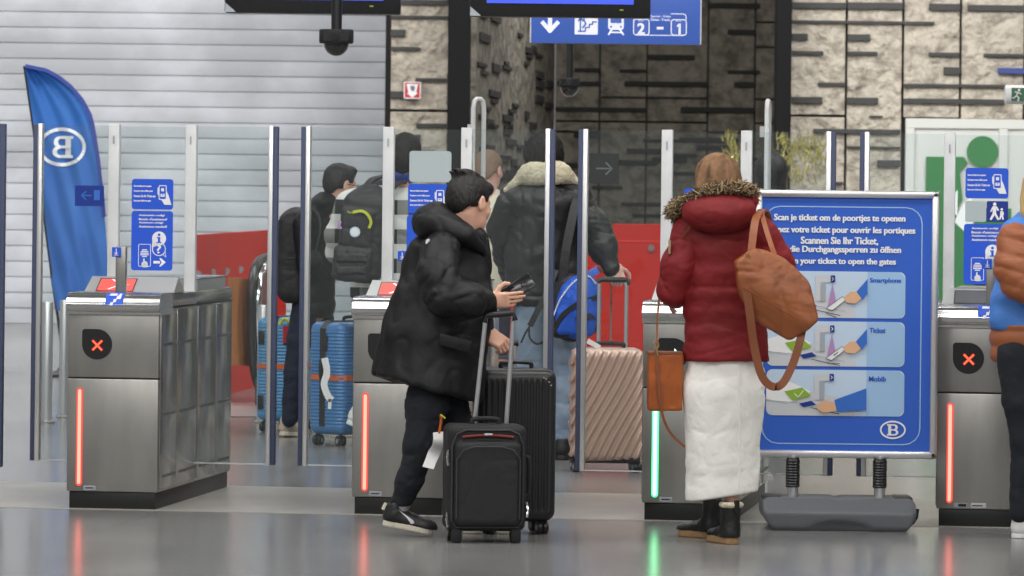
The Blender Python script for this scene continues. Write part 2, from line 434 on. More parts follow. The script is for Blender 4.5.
# ---------------------------------------------------------------- flat graphics on a plane, measured off the photo
class Board:
    def __init__(s, anchor, P0, n=(0, -1, 0), mirror=False):
        s.a = anchor; s.P0 = np.array(P0, float); s.n = np.array(n, float)/np.linalg.norm(n); s.mb = MB(); s.ly = 0
    def pt(s, px, py, ly=None):
        dx, dy = px-s.a[0], py-s.a[1]
        qx, qy = s.a[0]+dx*cT-dy*sT, s.a[1]+dx*sT+dy*cT
        w = W(qx, qy, 10.)-np.array([0, 0, H]); t = ((s.P0-np.array([0, 0, H]))@s.n)/(w@s.n)
        return np.array([0, 0, H])+w*t+s.n*(s.ly if ly is None else ly)*.0012
    def poly(s, pts, m, ly=1):
        V = [s.pt(x, y, ly) for x, y in pts]; s.mb.add(V, [tuple(range(len(V)))], m); return s
    def rect(s, x0, y0, x1, y1, m, ly=1): return s.poly([(x0, y0), (x1, y0), (x1, y1), (x0, y1)], m, ly)
    def rr(s, x0, y0, x1, y1, r, m, ly=1):
        p = []
        for cx, cy, a0 in ((x1-r, y0+r, -90), (x1-r, y1-r, 0), (x0+r, y1-r, 90), (x0+r, y0+r, 180)):
            for k in range(5):
                a = math.radians(a0+k*22.5); p.append((cx+r*math.cos(a), cy+r*math.sin(a)))
        return s.poly(p, m, ly)
    def rline(s, x0, y0, x1, y1, r, w, m, ly=1):
        P = []
        for cx, cy, a0 in ((x1-r, y0+r, -90), (x1-r, y1-r, 0), (x0+r, y1-r, 90), (x0+r, y0+r, 180)):
            for k in range(5):
                a = math.radians(a0+k*22.5); P.append((cx, cy, math.cos(a), math.sin(a)))
        n = len(P)
        for i in range(n):
            a = P[i]; b = P[(i+1) % n]
            f = lambda q, e: (q[0]+(r+e)*q[2], q[1]+(r+e)*q[3])
            s.poly([f(a, w/2), f(b, w/2), f(b, -w/2), f(a, -w/2)], m, ly)
        return s
    def circ(s, cx, cy, rx, m, ly=1, ry=None, n=24):
        ry = ry or rx
        return s.poly([(cx+rx*math.cos(2*math.pi*k/n), cy+ry*math.sin(2*math.pi*k/n)) for k in range(n)], m, ly)
    def ring(s, cx, cy, rx, ry, w, m, ly=1, n=32):
        for k in range(n):
            a, b = 2*math.pi*k/n, 2*math.pi*(k+1)/n
            s.poly([(cx+rx*math.cos(a), cy+ry*math.sin(a)), (cx+rx*math.cos(b), cy+ry*math.sin(b)),
                    (cx+(rx-w)*math.cos(b), cy+(ry-w)*math.sin(b)), (cx+(rx-w)*math.cos(a), cy+(ry-w)*math.sin(a))], m, ly)
        return s
    def line(s, pts, w, m, ly=1):
        for (x0, y0), (x1, y1) in zip(pts[:-1], pts[1:]):
            dx, dy = x1-x0, y1-y0; L = math.hypot(dx, dy); nx, ny = -dy/L*w/2, dx/L*w/2; ex, ey = dx/L*w*.3, dy/L*w*.3
            s.poly([(x0+nx-ex, y0+ny-ey), (x1+nx+ex, y1+ny+ey), (x1-nx+ex, y1-ny+ey), (x0-nx-ex, y0-ny-ey)], m, ly)
        return s
    def text(s, st, x0, y0, x1, y1, m, ly=2, bold=.025, mirror=False):
        V, Fs = textmesh(st, bold)
        lo = V.min(0); hi = V.max(0); sc = np.array([(x1-x0)/(hi[0]-lo[0]), (y1-y0)/(hi[1]-lo[1])])
        P = []
        for v in V:
            u = (v[0]-lo[0])*sc[0]; w = (v[1]-lo[1])*sc[1]
            P.append(s.pt(x1-u if mirror else x0+u, y1-w, ly))
        s.mb.add(P, Fs, m)
        e = (y1-y0)*.035 if bold > .03 else 0
        if e:
            for sx in (-e, e):
                P2 = []
                for v in V:
                    u = (v[0]-lo[0])*sc[0]+sx; w = (v[1]-lo[1])*sc[1]; P2.append(s.pt(x1-u if mirror else x0+u, y1-w, ly+(.35 if sx > 0 else .7)))
                s.mb.add(P2, Fs, m)
        return s
    def bigB(s, x0, y0, x1, y1, m, ly=2, mirror=False):
        w = x1-x0; h = y1-y0; X = (lambda u: x1-u*w) if mirror else (lambda u: x0+u*w); Y = lambda v: y0+v*h
        e = [0]
        def P(pts): s.poly([(X(a), Y(b)) for a, b in pts], m, ly+e[0])
        P([(.10, 0), (.36, 0), (.36, 1), (.10, 1)])
        e[0] = .4
        for v0, v1 in ((0, .13), (.44, .56), (.87, 1)): P([(0 if v0 != .44 else .1, v0), (.62, v0), (.62, v1), (0 if v0 != .44 else .1, v1)])
        for c, ry, rx in ((.28, .28, .34), (.72, .28, .40)):
            e[0] += .4
            for k in range(10):
                a, b = -math.pi/2+math.pi*k/10, -math.pi/2+math.pi*(k+1)/10
                f = lambda t, e, g: (.58+(rx-e)*math.cos(t), c+(ry-g)*math.sin(t))
                P([f(a, 0, 0), f(b, 0, 0), f(b, .21, .13), f(a, .21, .13)])
        return s
    def build(s, name, parent):
        o = s.mb.build(name, parent, angle=None, fix=False); return o
_tc = {}
def textmesh(st, bold):
    k = (st, bold)
    if k in _tc: return _tc[k]
    cu = bpy.data.curves.new('t', 'FONT'); cu.body = st; cu.offset = min(bold, .015); cu.resolution_u = 3; cu.fill_mode = 'FRONT'
    o = bpy.data.objects.new('t', cu); link(o); bpy.context.view_layer.update()
    me = bpy.data.meshes.new_from_object(o.evaluated_get(bpy.context.evaluated_depsgraph_get()))
    V = np.array([v.co[:2] for v in me.vertices]); Fs = [tuple(p.vertices) for p in me.polygons]
    bpy.data.objects.remove(o); bpy.data.curves.remove(cu); bpy.data.meshes.remove(me)
    _tc[k] = (V, Fs); return V, Fs
# ================================================================ SETTING
def struct(o, label=None): o['kind'] = 'structure'; return o
def floormat():
    m = mat('station floor', srgb(128, 128, 128), .2, 0, bump=(1.1, .12, .01), spec=.35)
    nt = m.node_tree; n = nt.nodes; l = nt.links; b = n['Principled BSDF']
    tc = n.new('ShaderNodeTexCoord'); mp = n.new('ShaderNodeMapping'); mp.inputs['Scale'].default_value = (1, .35, 1); mp.inputs['Rotation'].default_value = (0, 0, .13)
    l.new(tc.outputs['Object'], mp.inputs[0])
    t = n.new('ShaderNodeTexNoise'); t.inputs['Scale'].default_value = 1.3; t.inputs['Detail'].default_value = 8; t.inputs['Roughness'].default_value = .6
    l.new(mp.outputs[0], t.inputs['Vector'])
    r = n.new('ShaderNodeValToRGB'); r.color_ramp.elements[0].position = .3; r.color_ramp.elements[1].position = .7
    r.color_ramp.elements[0].color = (*srgb(116, 116, 115), 1); r.color_ramp.elements[1].color = (*srgb(142, 142, 140), 1)
    l.new(t.outputs['Fac'], r.inputs[0])
    br = n.new('ShaderNodeTexBrick'); br.offset = 0; br.inputs['Color1'].default_value = (1, 1, 1, 1); br.inputs['Color2'].default_value = (.93, .93, .93, 1)
    br.inputs['Mortar'].default_value = (.72, .72, .72, 1); br.inputs['Scale'].default_value = 1; br.inputs['Mortar Size'].default_value = .006
    br.inputs['Brick Width'].default_value = 1.2; br.inputs['Row Height'].default_value = 1.2
    mp2 = n.new('ShaderNodeMapping'); mp2.inputs['Rotation'].default_value = (0, 0, .13); l.new(tc.outputs['Object'], mp2.inputs[0]); l.new(mp2.outputs[0], br.inputs['Vector'])
    mx = n.new('ShaderNodeMix'); mx.data_type = 'RGBA'; mx.blend_type = 'MULTIPLY'; mx.inputs[0].default_value = 1
    l.new(r.outputs[0], mx.inputs[6]); l.new(br.outputs[0], mx.inputs[7]); l.new(mx.outputs[2], b.inputs['Base Color'])
    return m
MT['floor'] = floormat()
MT['band'] = mat('pale threshold paving', srgb(178, 175, 168), .3, bump=(2, .1, .01), var=(1.5, srgb(164, 161, 155), .4, .6), spec=.35)
struct(MB().b2((-22, 3, -.2), (22, 75, 0), 'floor').build('floor', angle=None))
PHI = 0.133
GX = np.array([math.cos(PHI), -math.sin(PHI), 0]); GY = np.array([math.sin(PHI), math.cos(PHI), 0])
G1 = G(66, 508.5)                       # front left foot of the first gate
RZ = -PHI
def gl(i, x, y, z): return G1+GX*(x+1.405*i)+GY*y+np.array([0, 0, z])
a, b_, c_, d_ = gl(-4, 0, -.02, 0), gl(8, 0, -.02, 0), gl(8, 0, 1.95, 0), gl(-4, 0, 1.95, 0)
mb = MB(); z3 = np.array([0, 0, .003]); z1 = np.array([0, 0, -.05])
mb.add([a+z1, b_+z1, c_+z1, d_+z1, a+z3, b_+z3, c_+z3, d_+z3], [(0, 1, 2, 3), (4, 5, 6, 7), (0, 1, 5, 4), (1, 2, 6, 5), (2, 3, 7, 6), (3, 0, 4, 7)], 'band')
struct(mb.build('trim_1', angle=None))
struct(MB().b2((-22, 3, 7), (22, 75, 7.2), 'ceiling').build('ceiling', angle=None))
# roller shutter wall on the left: interlocking slats
ds = 54.0
def px_x(px, py, d): return W(px, py, d)[0]
sx1 = px_x(386, 60, ds)
slat = 15.6*ds/F
mb = MB(); z = 0; zt = 7
while z < zt:
    # each slat: gently bulged strip with a recessed joint
    prof = [(0, 0), (-.012, .004), (-.02, slat*.5), (-.016, slat-.018), (.006, slat-.014), (.006, slat-.004)]
    V = []
    for (yy, zz) in prof: V += [(-22, ds+yy, z+zz), (sx1, ds+yy, z+zz)]
    mb.add(V, [(2*i, 2*i+1, 2*i+3, 2*i+2) for i in range(len(prof)-1)], 'shutter'); z += slat
struct(mb.build('wall_left', angle=.5))
struct(MB().b2((sx1, ds-.25, 0), (px_x(390, 60, 52), ds, 7), 'seam').build('trim_2', angle=None))
struct(MB().b2((-22, ds+.01, 0), (sx1, ds+.2, 7), 'bardk').build('wall_left_backing', angle=None))

def stonewall(name, x0, x1, d, cols, rows, bars, stone='stone', bar='bar', thick=.12, skip=None, label=None):
    """vertical joints cols (px), rows list of (px y) joints per column, bars rects px"""
    mb = MB(); zt = 7
    X = [px_x(p, 60, d) for p in [x0]+cols+[x1]]
    mb.b2((X[0], d+.02, 0), (X[-1], d+.3, zt), 'seam')
    for i in range(len(X)-1):
        zs = [0]+sorted(W(x0, y, d)[2] for y in rows[i])+[zt]
        for j in range(len(zs)-1):
            lo = (X[i]+.012, d-.06, zs[j]+.012); hi = (X[i+1]-.012, d+.02, zs[j+1]-.012)
            if skip and skip(lo, hi): continue
            mb.b2(lo, hi, stone, .01)
    for (a0, b0, a1, b1) in bars:
        p = W(a0, b0, d); q = W(a1, b1, d)
        mb.b2((p[0], d-.1, q[2]), (q[0], d-.03, p[2]), bar, .006)
    return struct(mb.build(name, angle=None))
zz = lambda L, ox, oy, s: [(ox+a/s, oy+b/s, ox+c/s, oy+d/s) for a, b, c, d in L]
barsR = zz([(165, 8, 338, 30), (342, 8, 520, 32), (165, 65, 620, 80), (165, 108, 215, 130), (342, 110, 415, 132), (165, 163, 265, 177), (342, 165, 438, 178), (248, 264, 335, 276),
            (165, 310, 262, 332), (342, 312, 440, 334), (604, 12, 703, 36), (728, 16, 909, 38), (602, 168, 700, 182), (778, 172, 909, 184), (650, 215, 703, 240),
            (520, 268, 850, 282), (520, 315, 845, 335), (412, 370, 455, 376), (233, 412, 510, 430), (340, 468, 510, 476), (437, 512, 510, 535), (165, 465, 250, 475)], 740, 0, 3.2)
random.seed(11)
for k in range(26):
    x = random.uniform(1030, 1500); y = random.uniform(-120, 330); barsR.append((x, y, x+random.uniform(15, 70), y+random.choice([4, 7])))
for k in range(30):
    x = random.uniform(791, 890); y = random.uniform(180, 320); barsR.append((x, y, min(x+random.uniform(12, 40), 901), y+random.choice([3, 6])))
dR = 52.0
doorL, doorR, doorT = px_x(905, 120, dR), px_x(1290, 120, dR), W(960, 119, dR)[2]
stonewall('wall_right', 790, 1560, dR, [846, 902.5, 960, 1024, 1085, 1150, 1210, 1290, 1360, 1430, 1500],
          [[115.6], [], [117], [118], [118], [118], [118], [118], [118, 0], [60], [110], [40]], barsR,
          skip=lambda lo, hi: lo[0] > doorL-.2 and hi[0] < doorR+.2 and hi[2] <= doorT+.02)
p = W(997, 68, dR); q = W(1040, 74.5, dR)
struct(MB().b2((p[0], dR-.12, q[2]), (q[0], dR-.03, p[2]), 'bluestrip', .005).build('trim_3', angle=None))
# white double door with the big green pictogram
dd = dR-.08
mb = MB()
mb.b2((doorL, dd, 0), (doorR, dd+.04, doorT), 'doorgrey')
for px in (905, 998, 1290): x = px_x(px, 150, dR); mb.b2((x, dd-.03, 0), (x+.09, dd, doorT-.101), 'doorgrey', .004)
mb.b2((doorL, dd-.03, doorT-.1), (doorR, dd, doorT), 'doorgrey', .004)
struct(mb.build('door_1', angle=None))
bd = Board((966, 160), (0, dd-.035, 0))
bd.circ(982.5, 151.5, 15.8, 'green').poly([(926, 157), (964, 157), (976, 170), (982, 172), (992, 169), (996, 173), (996, 292), (1013, 300), (1013, 170), (990, 300), (926, 300)][:2]+[(968, 163), (960, 172), (963, 200), (958, 208), (961, 222), (998, 250), (998, 300), (926, 300)], 'green')
bd.poly([(944, 205), (958, 190), (958, 216)], 'signwhite', 2)
bd.poly([(975, 208), (1012, 208), (1012, 300), (975, 300)], 'green').poly([(955, 222), (963, 204), (972, 196), (974, 222), (968, 234)], 'signwhite', 3)
bd.poly([(978, 292), (1000, 280), (1000, 300), (978, 300)], 'signwhite', 3)
pg = bd.build('pictogram', None); pg.parent = bpy.data.objects['door_1']
# left stone pier
barsL = zz([(640, 0, 795, 18), (610, 50, 795, 62), (610, 95, 658, 118), (610, 150, 705, 163), (690, 250, 790, 263), (610, 293, 705, 315), (692, 395, 790, 410), (610, 430, 706, 452)], 200, 0, 3.2)
for y in (150, 172, 190, 214, 236, 262, 290): barsL.append((391+random.uniform(0, 20), y, 425+random.uniform(0, 22), y+random.choice([4, 6])))
stonewall('wall_pier', 390, 449, 52.0, [], [[110.5, 200, 300]], barsL)
# black columns
for nm, x0, x1 in (('column', 448, 470.5), ('column', 775.5, 791)):
    a = W(x0, 60, 51.5); b = W(x1, 60, 51.5)
    o = struct(MB().b2((a[0], 51.4, 0), (b[0], 51.75, 7), 'column', .01).build(nm, angle=None))
# recess: oblique side wall and back wall
d1, d2 = 52.0, 66.0
barsB = zz([(430, 218, 515, 230), (375, 260, 510, 275), (360, 342, 590, 358), (575, 222, 660, 232), (590, 260, 855, 278), (590, 345, 660, 358), (665, 175, 815, 192), (515, 308, 855, 316),
            (770, 342, 1005, 362), (860, 10, 1024, 28), (920, 95, 1008, 112), (920, 225, 1024, 236), (940, 262, 1008, 280), (428, 422, 512, 440), (520, 60, 600, 74)], 440, 0, 3.2)
for k in range(40):
    x = random.uniform(555, 760); y = random.uniform(132, 330); barsB.append((x, y, min(x+random.uniform(15, 60), 786), y+random.choice([3, 5])))
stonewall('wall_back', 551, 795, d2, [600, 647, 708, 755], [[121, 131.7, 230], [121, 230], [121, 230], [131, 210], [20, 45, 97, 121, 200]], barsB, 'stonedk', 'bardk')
A = W(470, 60, d1); B = W(552, 60, d2); dv = (B-A); L = math.hypot(dv[0], dv[1]); ex = np.array([dv[0]/L, dv[1]/L, 0]); nn = np.array([ex[1], -ex[0], 0])
mb = MB()
Rm = np.stack([ex, -nn, np.array([0, 0, 1.])], 1)
def wbox(u0, u1, z0, z1, t0, t1, m, bev=0):
    mb.box(np.array([A[0], A[1], 0])+ex*(u0+u1)/2+nn*(t0+t1)/2+np.array([0, 0, (z0+z1)/2]), ((u1-u0)/2, (t1-t0)/2, (z1-z0)/2), m, bev, Rm)
wbox(0, L, 0, 7, -.3, 0, 'seam')
u = 0
while u < L-.05:
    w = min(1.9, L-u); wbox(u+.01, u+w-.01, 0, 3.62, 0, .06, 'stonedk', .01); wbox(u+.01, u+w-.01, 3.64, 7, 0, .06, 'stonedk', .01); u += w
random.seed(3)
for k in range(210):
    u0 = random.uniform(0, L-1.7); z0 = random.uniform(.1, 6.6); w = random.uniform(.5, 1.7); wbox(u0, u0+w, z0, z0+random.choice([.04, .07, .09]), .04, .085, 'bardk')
struct(mb.build('wall_recess', angle=None))
p = W(552, 60, 65.8)
struct(MB().b2((p[0]-.03, 65.6, 0), (p[0]+.05, 65.75, 7), 'greymd').build('trim_4', angle=None))
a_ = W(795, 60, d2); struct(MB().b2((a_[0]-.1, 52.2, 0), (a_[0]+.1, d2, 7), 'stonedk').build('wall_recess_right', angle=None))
struct(MB().b2((22, 3, 0), (22.2, 75, 7), 'ceiling').build('wall_side', angle=None))

MT['housing'] = mat('satin housing', (.42, .42, .42), .4, .5)
# ================================================================ GATES
def xicon(mb_, cx, cz, y=0):
    """drop shaped black window with a red cross, local gate coordinates"""
    r = .074; pts = []
    for k in range(37):
        a = math.radians(90+k*10)
        pts.append((cx+r*math.cos(a), cz+r*math.sin(a)))
    pts = [(cx-r, cz+r-.012), (cx-r+.004, cz+r-.004), (cx-r+.012, cz+r)]+[(cx+r*math.cos(math.radians(90-k*10)), cz+r*math.sin(math.radians(90-k*10))) for k in range(28)]
    return pts
def make_gate(i, col):
    ledm, corem = ('ledgreen', 'ledgcore') if col == 'g' else ('ledred', 'ledcore')
    labels = ['brushed steel ticket gate with red cross at far left, beside the feather banner',
              'steel ticket gate with red light strip behind the man in the black parka',
              'steel ticket gate with glowing green light strip behind the white skirt',
              'brushed steel ticket gate with red cross between poster stand and person in blue vest']
    t = thing('ticket_gate', labels[i], 'ticket gate', gl(i, 0, 0, 0), RZ, 'row of ticket gates')
    B = lambda m, n, an=.6: m.build(n, t, local=True, angle=an)
    B(MB().b2((.012, .012, .0), (.438, 1.86, .085), 'plinth', .004), 'plinth')
    # body: front module and rear module, with joints
    m = MB()
    m.b2((0, 0, .085), (.45, .935, .633), 'steel', .006)
    m.b2((0, 0, .639), (.45, .935, 1.0), 'steel', .006)
    m.b2((.004, .004, .6), (.446, .93, .7), 'seam')
    B(m, 'cabinet')
    m = MB()
    m.b2((.0, .945, .085), (.45, 1.87, .985), 'steelside', .008)
    m.b2((.006, .9, .09), (.444, 1.0, .98), 'seam')
    B(m, 'rear_cabinet')
    m = MB()   # polished side skins with joints and dark sensor slots
    for sx in (0, 1):
        xa, xb = (.449, .455) if sx else (-.005, .001)
        for y0, y1 in ((.03, .42), (.43, .925), (.955, 1.42), (1.43, 1.85)):
            m.b2((xa, y0, .10), (xb, y1, .965), 'steelside', .001)
            for zc in (.16, .46, .80):
                m.b2((xa-.0015, y0+.06, zc-.007), (xb+.0015, y1-.03, zc+.007), 'steeldark')
    B(m, 'side_panel')
    # rolled front top
    m = MB()
    prof = [(-.012, .945), (-.014, .957), (-.024, .966), (-.03, .98), (-.03, .995), (-.024, 1.004), (-.02, 1.008), (-.016, 1.02), (-.004, 1.034), (.014, 1.043), (.04, 1.05), (.30, 1.05), (.30, .945)]
    m.prism(prof, 0, -.006, .456, 'steelroll')
    B(m, 'rolled_top', .5)
    m = MB(); m.b2((-.002, .30, .985), (.452, 1.87, 1.045), 'steelroll', .012); m.b2((-.003, .29, .972), (.453, 1.872, .982), 'seam'); B(m, 'worktop', .5)
    # sloped reader housing
    m = MB()
    V = [(.055, .26, 1.048), (.51-.0, .0, 0)]
    x0, x1 = .065, .50-.02
    P = [(.06, .10), (.455, .10), (.455, .62), (.06, .62)]
    def fr(x0a, x1a, x0b, x1b, ya, yb, zb, mm):
        m.add([(x0a, ya, 1.046), (x1a, ya, 1.046), (x1b, yb, zb), (x0b, yb, zb), (x0a, yb+.12, 1.046), (x1a, yb+.12, 1.046)],
              [(0, 1, 2, 3), (3, 2, 5, 4), (0, 3, 4), (1, 5, 2), (0, 4, 5, 1)], mm)
    fr(.0, .45, .008, .442, .35, .50, 1.12, 'housing')
    B(m, 'reader_housing', None)
    m = MB()
    def onslope(x, tt, up=.003): return (x, .35+.15*tt, 1.046+.074*tt+up)
    q = [onslope(.061, .06), onslope(.237, .06), onslope(.237, .80), onslope(.061, .80)]
    m.add([onslope(.055, .03, .002), onslope(.243, .03, .002), onslope(.243, .86, .002), onslope(.055, .86, .002)], [(0, 1, 2, 3)], 'black')
    m.add(q, [(0, 1, 2, 3)], 'screenred' if i < 2 else 'steeldark')
    # arrow on the screen pointing right
    def ar(a, b, w=.012):
        a = np.array(a); b = np.array(b); dn = b-a; nl = np.array([-dn[1], dn[0]]); nl = nl/np.linalg.norm(nl)*w/2
        m.add([onslope(*(a+nl), .005), onslope(*(b+nl), .005), onslope(*(b-nl), .005), onslope(*(a-nl), .005)], [(0, 1, 2, 3)], 'screenpink')
    for (p0, p1) in (((.17, .42), (.215, .42)), ((.12, .75), (.17, .42)), ((.115, .12), (.17, .42))):
        if i < 2: ar(p0, p1, .012)
    m.build('screen', t, local=True, angle=None, fix=False)
    # antenna post with its little blue sign
    m = MB(); m.b2((.222, .04, 1.04), (.272, .085, 1.275), 'steel', .005); pm = B(m, 'reader_post')
    s_ = MB().b2((.206, .030, 1.225), (.25, .04, 1.272), 'blue', .002)
    s_.b2((.226, .027, 1.24), (.230, .030, 1.265), 'signwhite')
    s_.prism([(.216, 1.248), (.228, 1.236), (.240, 1.248), (.228, 1.241)], 1, .027, .03, 'signwhite')
    s_.b2((.217, .027, 1.232), (.239, .030, 1.235), 'signwhite')
    o = s_.build('sign_plate', pm, local=True, angle=None)
    # sticker wrapping the roll
    m = MB(); rows = [(-.0315, .99), (-.026, 1.005), (-.0185, 1.0205), (-.005, 1.0365), (.014, 1.046), (.04, 1.0525)]
    for (ya, za), (yb, zb) in zip(rows[:-1], rows[1:]): m.add([(.187, ya, za), (.275, ya, za), (.277, yb, zb), (.189, yb, zb)], [(0, 1, 2, 3)], 'blue')
    for (xa, xb, r0) in ((.21, .225, 0), (.225, .24, 1), (.24, .262, 2), (.25, .262, 3), (.205, .24, 3)):
        (ya, za), (yb, zb) = rows[r0], rows[r0+1]; m.add([(xa, ya-.001, za+.001), (xb, ya-.001, za+.001), (xb+.004, yb-.001, zb+.001), (xa+.004, yb-.001, zb+.001)], [(0, 1, 2, 3)], 'signwhite')
    m.build('roll_sticker', t, local=True, angle=None, fix=False)
    # rear glass box
    m = MB(); m.b2((.03, 1.05, 1.043), (.43, 1.80, 1.10), 'housing', .006); m.b2((.025, 1.045, 1.10), (.435, 1.81, 1.108), 'steelroll', .003); B(m, 'rear_reader')
    # icon
    m = MB(); pts = xicon(m, .145, .80); m.prism(pts, 1, -.004, .004, 'black')
    if col != 'g':
        for s1 in (1, -1):
            for w, L_, y, mm in ((.015, .036, -.0052, 'xglow'), (.0085, .033, -.0066, 'xred')):
                d0 = np.array([1, s1])/math.sqrt(2); n0 = np.array([-s1, 1])/math.sqrt(2)
                pp = [np.array([.147, .795])+d0*a*L_+n0*b*w/2 for a, b in ((-1, -1), (1, -1), (1, 1), (-1, 1))]
                if s1 < 0: y -= .0003
                m.add([(q[0], y, q[1]) for q in pp], [(0, 1, 2, 3)], mm)
    else:
        m.add([(.12, -.006, .79), (.15, -.006, .79), (.15, -.006, .77), (.175, -.006, .797), (.15, -.006, .825), (.15, -.006, .805), (.12, -.006, .805)], [tuple(range(7))], 'ledgcore')
    m.build('status_light', t, local=True, angle=None)
    # vertical light strip
    m = MB()
    def strip(xc, z0, z1, w, y, mm):
        pp = []
        for k in range(9): a = math.pi*k/8; pp.append((xc+w/2*math.cos(a), z1-w/2+w/2*math.sin(a)))
        for k in range(9): a = math.pi+math.pi*k/8; pp.append((xc+w/2*math.cos(a), z0+w/2+w/2*math.sin(a)))
        m.prism(pp, 1, y, .002, mm)
    strip(.062, .112, .588, .030, -.003, ledm); strip(.062, .120, .580, .0165, -.0045, corem)
    m.build('light_strip', t, local=True, angle=None)
    m = MB(); m.b2((.085, -.002, .092), (.145, .001, .113), 'greymd', .001)
    if i == 3: m.b2((.165, -.002, .092), (.235, .001, .115), 'greylt', .001); m.b2((.105, -.0028, .097), (.142, -.001, .109), 'bardk')
    m.b2((.17 if i == 3 else .095, -.003, .1), (.22 if i == 3 else .135, -.001, .105), 'bardk')
    B(m, 'rating_plate', None)
    # white posts and glass
    po = -.008*i
    for xc in (.030+po, .424+po):
        m = MB(); m.b2((xc-.0275, .86, 1.04), (xc+.0275, .91, 1.878), 'postwhite', .004)
        m.b2((xc-.004, .855, 1.78), (xc+.004, .861, 1.82), 'greymd'); B(m, 'glass_post')
    B(MB().b2((.058+po, .882, 1.06), (.396+po, .892, 1.868), 'glass'), 'glass_panel', None)
    for sgn in (-1, 1):
        hx = po+(.03-.0275 if sgn < 0 else .424+.0275)
        e0 = hx+sgn*.415
        if i == 0 and sgn < 0: e0 = -.385
        zb = .185
        if i == 3 and sgn > 0: e0 = .86
        m = MB(); m.b2((min(hx, e0-sgn*.02), .882, zb), (max(hx, e0-sgn*.02), .892, 1.872), 'glass')
        lf = B(m, 'glass_leaf', None)
        m = MB(); m.b2((min(hx, e0), .881, zb-.006), (max(hx, e0), .893, zb), 'greylt'); m.build('bottom_edge', lf, local=True, angle=None)
        m = MB()
        xi, xo = e0-sgn*.047, e0
        xm = (xi+xo)/2
        # white half towards the hinge, blue half at the closing edge for the left leaves of a lane, mirrored for the right ones
        a_, b2_ = sorted((xi, xm)); m.b2((a_, .862, zb-.008), (b2_, .912, 1.878), 'alu', .003)
        a_, b2_ = sorted((xm, xo)); m.b2((a_, .865, zb-.006), (b2_, .909, 1.874), 'postblue', .003)
        m.build('edge_post', lf, local=True)
    return t
gates = [make_gate(0, 'r'), make_gate(1, 'r'), make_gate(2, 'g'), make_gate(3, 'r')]
# the next gate is beyond the left edge: only the end of its glass leaf reaches into view
t = thing('gate_barrier_leaf', 'glass gate leaf with dark blue edge at far left frame edge', 'gate leaf', gl(-1, .451, .885, 0), RZ)
m = MB(); m.b2((0, -.003, .185), (.38, .007, 1.872), 'glass'); m.build('glass_leaf', t, local=True, angle=None)
m = MB(); m.b2((.37, -.023, .14), (.391, .027, 1.878), 'alu', .003); m.b2((.391, -.02, .142), (.423, .024, 1.874), 'postblue', .003); m.build('edge_post', t, local=True)
m = MB(); m.b2((-.055, -.025, .0), (0, .025, 1.878), 'postwhite', .004); m.build('glass_post', t, local=True)
NG = -GY
def gboard(i, anchor): return Board(anchor, gl(i, 0, .880, 1.2), NG)
def st_ticket(bd, x0, y0, x1, y1):
    bd.rr(x0, y0, x1, y1, 3, 'blue', 1); w = x1-x0; h = y1-y0
    for k, (tx, L_) in enumerate((('Scan uw ticket om te openen', .42), ('Scannez votre billet pour', .46), ('Scannen Sie Ihr Ticket um', .52), ('Scan your ticket to open', .41))):
        bd.text(tx, x0+w*.05, y0+h*(.20+.16*k), x0+w*(.05+L_), y0+h*(.28+.16*k), 'signwhite', 2, .06)
    px, py = x0+w*.74, y0+h*.48
    bd.poly([(px-w*.12, py-h*.2), (px-w*.08, py-h*.22), (px-w*.08, py+h*.1), (px-w*.12, py)], 'signwhite', 2)
    bd.rr(px-w*.09, py-h*.28, px+w*.10, py+h*.2, 1.2, 'signwhite', 2); bd.rr(px-w*.07, py-h*.25, px+w*.08, py+h*.17, .8, 'blue', 3)
    bd.rect(px-w*.03, py-h*.18, px+w*.04, py-h*.08, 'signwhite', 4); bd.rect(px-w*.045, py, px+w*.055, py+h*.1, 'signwhite', 4); bd.rect(px-w*.01, py+h*.02, px+w*.02, py+h*.05, 'blue', 5)
    bd.poly([(px+w*.09, py-h*.12), (px+w*.15, py+h*.05), (px+w*.22, py+h*.36), (px+w*.05, py+h*.36), (px-w*.02, py+h*.2), (px+w*.1, py+h*.18)], 'signwhite', 4)
